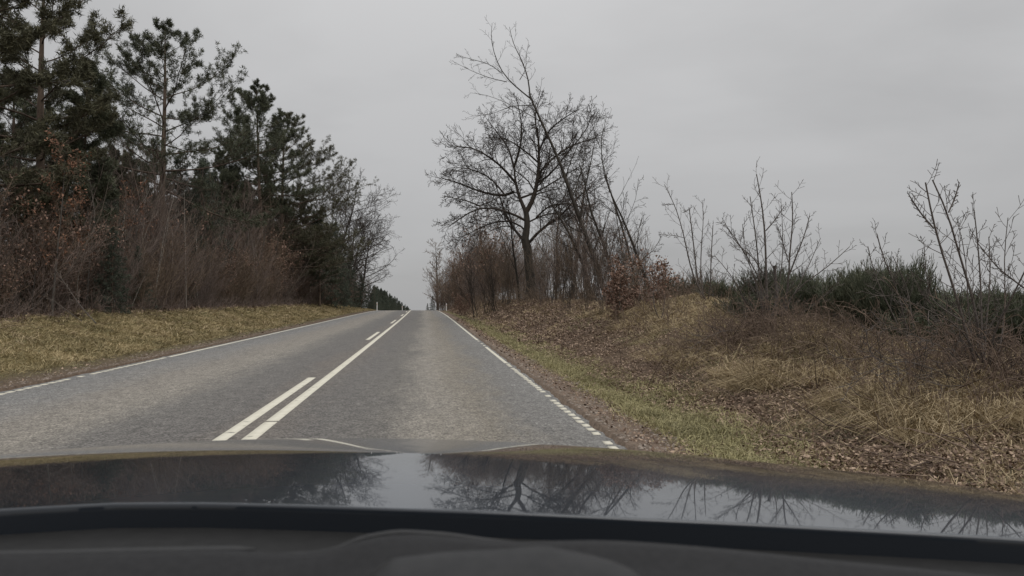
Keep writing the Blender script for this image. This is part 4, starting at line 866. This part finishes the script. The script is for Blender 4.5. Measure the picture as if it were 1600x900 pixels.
grass('bank_grass', (3.2, 7.5), (22, 90), 4000, 6, (.10, .28), .010, 'grass_s', 'thin dry grass on the bank below the big oak', 8, lean=.9, keep=patch(.05, .5, 1))
grass('bank_grass', (5.5, 16), (5.5, 30), 5000, 7, (.15, .4), .009, 'grass_s', 'pale rough grass between the broom bushes', 9, lean=.8)

def litter(n, xr, yr, seed, name, label, keep=None, L=.044, mt='litter', near=1.0, up=.05):
    rs = np.random.RandomState(seed); x, y = scatter(n, xr, yr, rs, near)
    if keep is not None: m_ = keep(x, y, rs); x, y = x[m_], y[m_]
    n = len(x); z = ground(x, y) + rs.uniform(0, up, n); d = unit(rs.normal(size=(n, 3)) * [1, 1, .45]); up_ = unit(np.array([0, 0, 1]) + rs.normal(size=(n, 3)) * .45); w = unit(np.cross(d, up_))
    far = np.clip(y / 14, 1, 2.4); mb = MB(); mb.leaves(np.stack([x, y, z], 1), d, w, L * far * rs.uniform(.6, 1.3, n), L * .62 * far * rs.uniform(.6, 1.2, n))
    return tag(link(name, mb.mesh(name, M[mt], smooth=False)), label, 'leaves', kind='stuff')
litter(120000, (2.9, 6.4), (3.8, 110), 31, 'leaf_litter', 'fallen brown oak and beech leaves covering the right bank', keep=lambda x, y, rs: (bumps(x * .8, y * .8) * .6 + bumps(x * 2.6, y * 2.6) * .7 - np.clip((x - shift(y)) - 4.9, 0, 3) * .55 * (y > 9) * (y < 22) + rs.normal(size=len(x)) * .3 > -.35) & (x - shift(y) > 3.0 + rs.normal(size=len(x)) * .15))
litter(5000, (1.85, 3.0), (3.8, 50), 32, 'leaf_litter', 'few dead leaves blown onto the dirt shoulder on the right', L=.05, up=.01)
litter(9000, (-13, -10.6), (13, 90), 33, 'leaf_litter', 'dead leaves on the floor at the edge of the left wood', L=.09)
litter(500, (-7.0, -6.3), (8, 40), 34, 'leaf_litter', 'few leaves on the dirt edge of the left verge', L=.05, up=.01)

def twigs_on_ground(n, xr, yr, seed, label):
    rnd.seed(seed); mb = MB(); P = [lv(n=6, wob=.16, up=0, kids=3, t0=.2, ang=.7, ratio=.4, rr=.6, sides=4, rmin=.003), lv(n=3, wob=.15, kids=0, sides=3, rmin=.0025)]
    for k in range(n):
        y = yr[0] * (yr[1] / yr[0]) ** rnd.random(); x = rnd.uniform(*xr) + float(shift(y)); az = rnd.uniform(0, 6.28)
        grow(mb, (x, y, float(ground(x, y)) + rnd.uniform(.01, .06)), tuple(unit((math.cos(az), math.sin(az), rnd.uniform(-.05, .3)))), rnd.uniform(.3, 1.1), rnd.uniform(.004, .009), 0, P)
    return tag(link('fallen_twigs', mb.mesh('fallen_twigs', M['cane'])), label, 'twigs', kind='stuff')
def stalks(n, xr, yr, seed, label, h=(.25, .75)):
    rnd.seed(seed); mb = MB(); P = [lv(n=5, wob=.08, up=0, kids=5, t0=.35, ang=.55, ratio=.35, rr=.6, sides=3, rmin=.0025), lv(n=3, wob=.12, kids=0, sides=3, rmin=.0025)]
    for k in range(n):
        y = yr[0] * (yr[1] / yr[0]) ** rnd.random(); x = rnd.uniform(*xr) + float(shift(y))
        for j in range(rnd.randint(1, 4)):
            d = tuple(unit((rnd.gauss(-.1, .35), rnd.gauss(0, .35), 1))); xx, yy = x + rnd.gauss(0, .05), y + rnd.gauss(0, .05)
            grow(mb, (xx, yy, float(ground(xx, yy)) - .02), d, rnd.uniform(*h), .0045, 0, P)
    return tag(link('dead_stalks', mb.mesh('dead_stalks', M['cane'])), label, 'weeds', kind='stuff')
stalks(380, (4.4, 7.8), (5.5, 32), 71, 'dry brown weed stalks standing on the right bank')
stalks(160, (-11.5, -10.2), (13, 60), 72, 'dry weed stalks along the top of the left verge')
twigs_on_ground(420, (3.3, 7.2), (4.5, 30), 61, 'fallen twigs and dead stalks strewn over the right bank')
twigs_on_ground(120, (-11.5, -9.8), (13, 50), 62, 'fallen twigs where the left verge meets the thicket')
# small stones along the dirt shoulders
def stones(n, xr, yr, seed, label):
    rs = np.random.RandomState(seed); x, y = scatter(n, xr, yr, rs); z = ground(x, y); mb = MB(); s_ = rs.uniform(.006, .022, n)
    o = np.array([(1, 0, 0), (0, 1, 0), (-1, 0, 0), (0, -1, 0), (0, 0, .7)]); v = (np.stack([x, y, z], 1)[:, None] + o[None] * s_[:, None, None] * rs.uniform(.6, 1.4, (n, 5, 1))).reshape(-1, 3)
    f = np.array([(0, 1, 4), (1, 2, 4), (2, 3, 4), (3, 0, 4)]); mb.add(v, (f[None] + (np.arange(n) * 5)[:, None, None]).reshape(-1, 3))
    return tag(link('gravel', mb.mesh('gravel', M['gravel'], smooth=False)), label, 'gravel', kind='stuff')
M['gravel'] = mat('gravel', (.09, .07, .055), c2=(.27, .225, .185), scale=3, island=.9)
stones(3800, (1.76, 2.5), (3.8, 40), 41, 'small stones on the dirt shoulder right of the road')
stones(2500, (-6.7, -6.0), (8, 40), 42, 'small stones on the dirt edge left of the road')

# ------------------------------------------------------------------ marker posts
def marker_post(u, v, Y, label):
    p = at(u, v, Y); x, y, z = gpt(p[0], Y); h = 1.0
    root = empty('marker_post', (x, y, z - .1))
    b = MB(); prof = [(-.06, .045), (-.045, .06), (.045, .06), (.06, .045), (.03, -.05), (0, -.065), (-.03, -.05)]
    zs = [0, h + .05, h + .1]; n = len(prof); V = []
    for k, zz in enumerate(zs):
        for (a, c) in prof: V.append((a * (1 if k < 2 else .8), c, zz + (0 if k < 2 else -c * .4)))
    F = [tuple(range(n))[::-1], tuple(range(2 * n, 3 * n))]
    mbq = []
    for k in range(2):
        for j in range(n): mbq.append((k * n + j, k * n + (j + 1) % n, (k + 1) * n + (j + 1) % n, (k + 1) * n + j))
    b.add(V, mbq); b.f.append(np.array([[2 * n + 0, 2 * n + 1, 2 * n + 2], [2 * n + 0, 2 * n + 2, 2 * n + 3], [2 * n, 2 * n + 3, 2 * n + 4], [2 * n, 2 * n + 4, 2 * n + 5], [2 * n, 2 * n + 5, 2 * n + 6]]))
    link('post_body', b.mesh('post_body', M['post'], smooth=False), root)
    b = MB(); b.box((-.026, -.078, h - .2), (.026, -.06, h - .04)); link('reflector', b.mesh('reflector', M['reflector'], smooth=False), root)
    return tag(root, label, 'marker post', 'white roadside marker posts')
marker_post(589, 485, 93, 'white marker post at the left road edge just before the crest')
marker_post(697.5, 488, 96, 'white marker post at the right road edge near the crest')
marker_post(628.5, 484, 128, 'tiny white marker post just beyond the crest, left of the road')

# ------------------------------------------------------------------ the car we look over
def paint_mat():
    m = bpy.data.materials.new('black car paint'); m.use_nodes = True; N, L = m.node_tree.nodes, m.node_tree.links; b = N['Principled BSDF']
    b.inputs['Base Color'].default_value = (.016, .018, .021, 1); b.inputs['Coat Tint'].default_value = (.86, .92, 1, 1); b.inputs['Roughness'].default_value = .3; b.inputs['Specular IOR Level'].default_value = .2
    b.inputs['Coat Weight'].default_value = 1; b.inputs['Coat Roughness'].default_value = .035; b.inputs['Coat IOR'].default_value = 1.5
    tc = N.new('ShaderNodeTexCoord'); n = N.new('ShaderNodeTexNoise'); n.inputs['Scale'].default_value = 260; n.inputs['Detail'].default_value = 3; L.new(tc.outputs['Object'], n.inputs['Vector'])
    r = N.new('ShaderNodeMapRange'); r.inputs[1].default_value = .55; r.inputs[2].default_value = .8; r.inputs[3].default_value = .02; r.inputs[4].default_value = .09; L.new(n.outputs[0], r.inputs[0])
    n2 = N.new('ShaderNodeTexNoise'); n2.inputs['Scale'].default_value = 7; n2.inputs['Detail'].default_value = 5; L.new(tc.outputs['Object'], n2.inputs['Vector'])
    r2 = N.new('ShaderNodeMapRange'); r2.inputs[1].default_value = .3; r2.inputs[2].default_value = .7; r2.inputs[3].default_value = .3; r2.inputs[4].default_value = 1.3; L.new(n2.outputs[0], r2.inputs[0])
    mu = N.new('ShaderNodeMath'); mu.operation = 'MULTIPLY'; L.new(r.outputs[0], mu.inputs[0]); L.new(r2.outputs[0], mu.inputs[1]); L.new(mu.outputs[0], b.inputs['Coat Roughness'])
    return m
M['car_paint'] = paint_mat()
M['cowl'] = mat('matt black cowl plastic', (.012, .012, .012), c2=(.016, .016, .016), rough=.65, spec=.25, scale=60)
M['dash'] = mat('dark dashboard plastic', (.013, .013, .014), c2=(.018, .018, .019), rough=.6, spec=.22, scale=180, bump=.15, bscale=500)
M['dash_rim'] = mat('dashboard rim', (.021, .0215, .0225), c2=(.027, .027, .028), rough=.55, spec=.25, scale=120)
M['rubber'] = mat('black rubber', (.01, .01, .01), rough=.7, spec=.2)
HP = dict(s0=2.8, s1=4.93, k=6.95, s2=7.95, y2=2.028, q=.1515, c=.0301, xc=-.4, c4=-.00207)
_hy = np.linspace(.2, 3.2, 1600)
_hs = np.interp(_hy, [.4, .9, 1.41, 1.62, HP['y2'], HP['y2'] + .15, HP['y2'] + .3, HP['y2'] + .5], [HP['s0'] - 1, HP['s0'], HP['s1'], HP['k'], HP['s2'], HP['s2'] + 18, HP['s2'] + 50, 80])
_k = np.hanning(61); _k /= _k.sum(); _hs = np.convolve(np.pad(_hs, 30, 'edge'), _k, 'valid')
_hh = np.cumsum(np.tan(np.radians(_hs))) * (_hy[1] - _hy[0]); _hh -= np.interp(.9, _hy, _hh); _hh += .251
def hood_z(x, y):
    X_ = x - HP['xc']; t = np.interp(y + HP['q'] * X_ ** 2, _hy, _hh) + HP['c'] * X_ ** 2 + HP['c4'] * X_ ** 4
    return CAM_Z - t
def rear_y(x):
    X_ = np.abs(x - HP['xc']); return np.interp(X_, [0, .12, .35, .66, .9, 1.13, 1.3], [.985, .972, .927, .877, .85, .83, .81])
car = empty('car', (HP['xc'], 0, 0)); tag(car, 'dark glossy car bonnet and dashboard seen from inside, road and trees mirrored in it', 'car')
co = np.array([HP['xc'], 0, 0])
def hood_mesh(x0, x1, nx, ya, yb, ny, lip=True):
    b = MB(); xs_ = np.linspace(x0, x1, nx); rows = []
    T = np.linspace(0, 1, ny)
    if lip:      # rolled rear lip turning down into the gap
        for dy, dz in ((.0165, -.035), (.0162, -.010), (.0164, -.003), (.0175, -.0006), (.019, -.00005)): 
            y = rear_y(xs_) + dy; rows.append(np.stack([xs_, y, hood_z(xs_, y + 0.0) + dz], 1))
    for t in T:
        y = rear_y(xs_) + .021 + (yb - rear_y(xs_) - .021) * t ** 1.25; rows.append(np.stack([xs_, y, hood_z(xs_, y)], 1))
    V = np.stack(rows); n = V.shape[0]; i = np.arange(n - 1)[:, None] * nx + np.arange(nx - 1)[None]
    b.add(V.reshape(-1, 3), np.stack([i, i + 1, i + nx + 1, i + nx], -1).reshape(-1, 4)); return b
xw = .80
hb_ = hood_mesh(HP['xc'] - xw, HP['xc'] + xw + .80, 160, 0, 2.45, 130)
hood = link('bonnet', hb_.mesh('bonnet', M['car_paint'], off=co), car)
# bumper and wings below, so that the car front is closed
b = MB(); xs_ = np.linspace(HP['xc'] - xw, HP['xc'] + xw + .80, 60); y = np.full(60, 2.45); rows = [np.stack([xs_, y, hood_z(xs_, y)], 1)]
for dy, z_ in ((.06, .62), (.10, .5), (.06, .3), (-.02, .22)): rows.append(np.stack([xs_, y + dy, np.minimum(z_, hood_z(xs_, y)) ], 1))
V = np.stack(rows); i = np.arange(len(rows) - 1)[:, None] * 60 + np.arange(59)[None]; b.add(V.reshape(-1, 3), np.stack([i, i + 1, i + 61, i + 60], -1).reshape(-1, 4))
link('bumper', b.mesh('bumper', M['car_paint'], off=co), car)
for sx in (HP['xc'] - xw, HP['xc'] + xw + .80):
    b = MB(); ys_ = np.linspace(float(rear_y(sx)), 2.45, 40); sg = -1 if sx < 0 else 1
    rows = [np.stack([np.full(40, sx), ys_, hood_z(np.full(40, sx), ys_)], 1), np.stack([np.full(40, sx + sg * .05), ys_, hood_z(np.full(40, sx), ys_) - .06], 1), np.stack([np.full(40, sx + sg * .07), ys_, np.full(40, .35)], 1)]
    V = np.stack(rows); i = np.arange(2)[:, None] * 40 + np.arange(39)[None]; b.add(V.reshape(-1, 3), np.stack([i, i + 1, i + 41, i + 40], -1).reshape(-1, 4))
    link('wing', b.mesh('wing', M['car_paint'], off=co), car)
# cowl trough between bonnet and windscreen
xs_ = np.linspace(-1.2, 1.2, 50); b = MB(); rows = []
for dy, z_ in ((.03, -.032), (-.02, -.034), (-.10, -.036), (-.22, -.04), (-.40, -.07)):
    yy = rear_y(xs_) + dy; rows.append(np.stack([xs_, yy, hood_z(xs_, rear_y(xs_)) + z_], 1))
V = np.stack(rows); i = np.arange(len(rows) - 1)[:, None] * 50 + np.arange(49)[None]; b.add(V.reshape(-1, 3), np.stack([i, i + 50, i + 51, i + 1], -1).reshape(-1, 4))
link('cowl', b.mesh('cowl', M['cowl'], off=co), car)
# dashboard: front edge as seen, rolling back toward the viewer
def dash_edge(pts, Y, back, dzb, name, m, bead=.010, n=120):
    us = np.array([p[0] for p in pts], float); vs_ = np.array([p[1] for p in pts], float)
    uu = np.linspace(us[0], us[-1], n); k = np.hanning(9); k /= k.sum(); vv = np.convolve(np.pad(np.interp(uu, us, vs_), 4, 'edge'), k, 'valid')
    E = np.array([at(u, v, Y) for u, v in zip(uu, vv)]); b = MB(); rows = []
    prof = [(.012, -.12), (.010, -.03), (.006, -bead * .6), (0, 0), (-.012, -bead * .05), (-.022, -bead * .5), (-.03, -bead * 1.0)] + [(-back * t, -bead - dzb * t) for t in (.2, .5, 1.)]
    for dy, dz in prof: rows.append(E + np.array([0, dy, dz]))
    V = np.stack(rows); i = np.arange(len(prof) - 1)[:, None] * n + np.arange(n - 1)[None]; b.add(V.reshape(-1, 3), np.stack([i, i + n, i + n + 1, i + 1], -1).reshape(-1, 4))
    return link(name, b.mesh(name, m, off=co), car)
dash_edge([(-500, 880), (0, 866), (190, 862), (400, 858), (412, 866), (520, 863), (545, 850), (565, 840), (622, 832), (710, 838), (773, 847), (950, 843), (1100, 854), (1300, 875), (1487, 893), (1700, 915), (2100, 960)], .58, .34, .02, 'dashboard', M['dash'])
dash_edge([(560, 920), (584, 890), (612, 872), (696, 862), (780, 858), (850, 852), (900, 862), (950, 874), (990, 890), (1020, 920)], .50, .2, .05, 'display_hood', M['dash_rim'], bead=.006)

# rounded trim running along the dashboard edge
def trim(pts, Y, r, name, m, dz=0.):
    P, L_ = resample([at(u, v, Y) + np.array([0, 0, dz]) for u, v in pts], 40); b = MB(); b.branch(P, [r * min(1, (k + 1) / 4, (40 - k) / 4) for k in range(40)], 8)
    return link(name, b.mesh(name, m, off=co), car)
M['trim'] = mat('grey soft trim', (.03, .031, .032), c2=(.038, .038, .039), rough=.6, spec=.3, scale=150)
trim([(-60, 868), (100, 865), (200, 862), (400, 858)], .585, .0028, 'trim_strip', M['trim'])
trim([(412, 867), (480, 867), (520, 862), (545, 850), (567, 840), (622, 831), (700, 836), (760, 845), (800, 850), (860, 852), (920, 862), (965, 876), (1000, 900), (1010, 915)], .585, .0022, 'trim_strip', M['trim'])

# the car at its real size: about 1.9 m wide
from mathutils import Matrix
K_ = .8
for ch in car.children: ch.data.transform(Matrix.Scale(K_, 4))
car.location = (HP['xc'] * K_, 0, CAM_Z * (1 - K_))
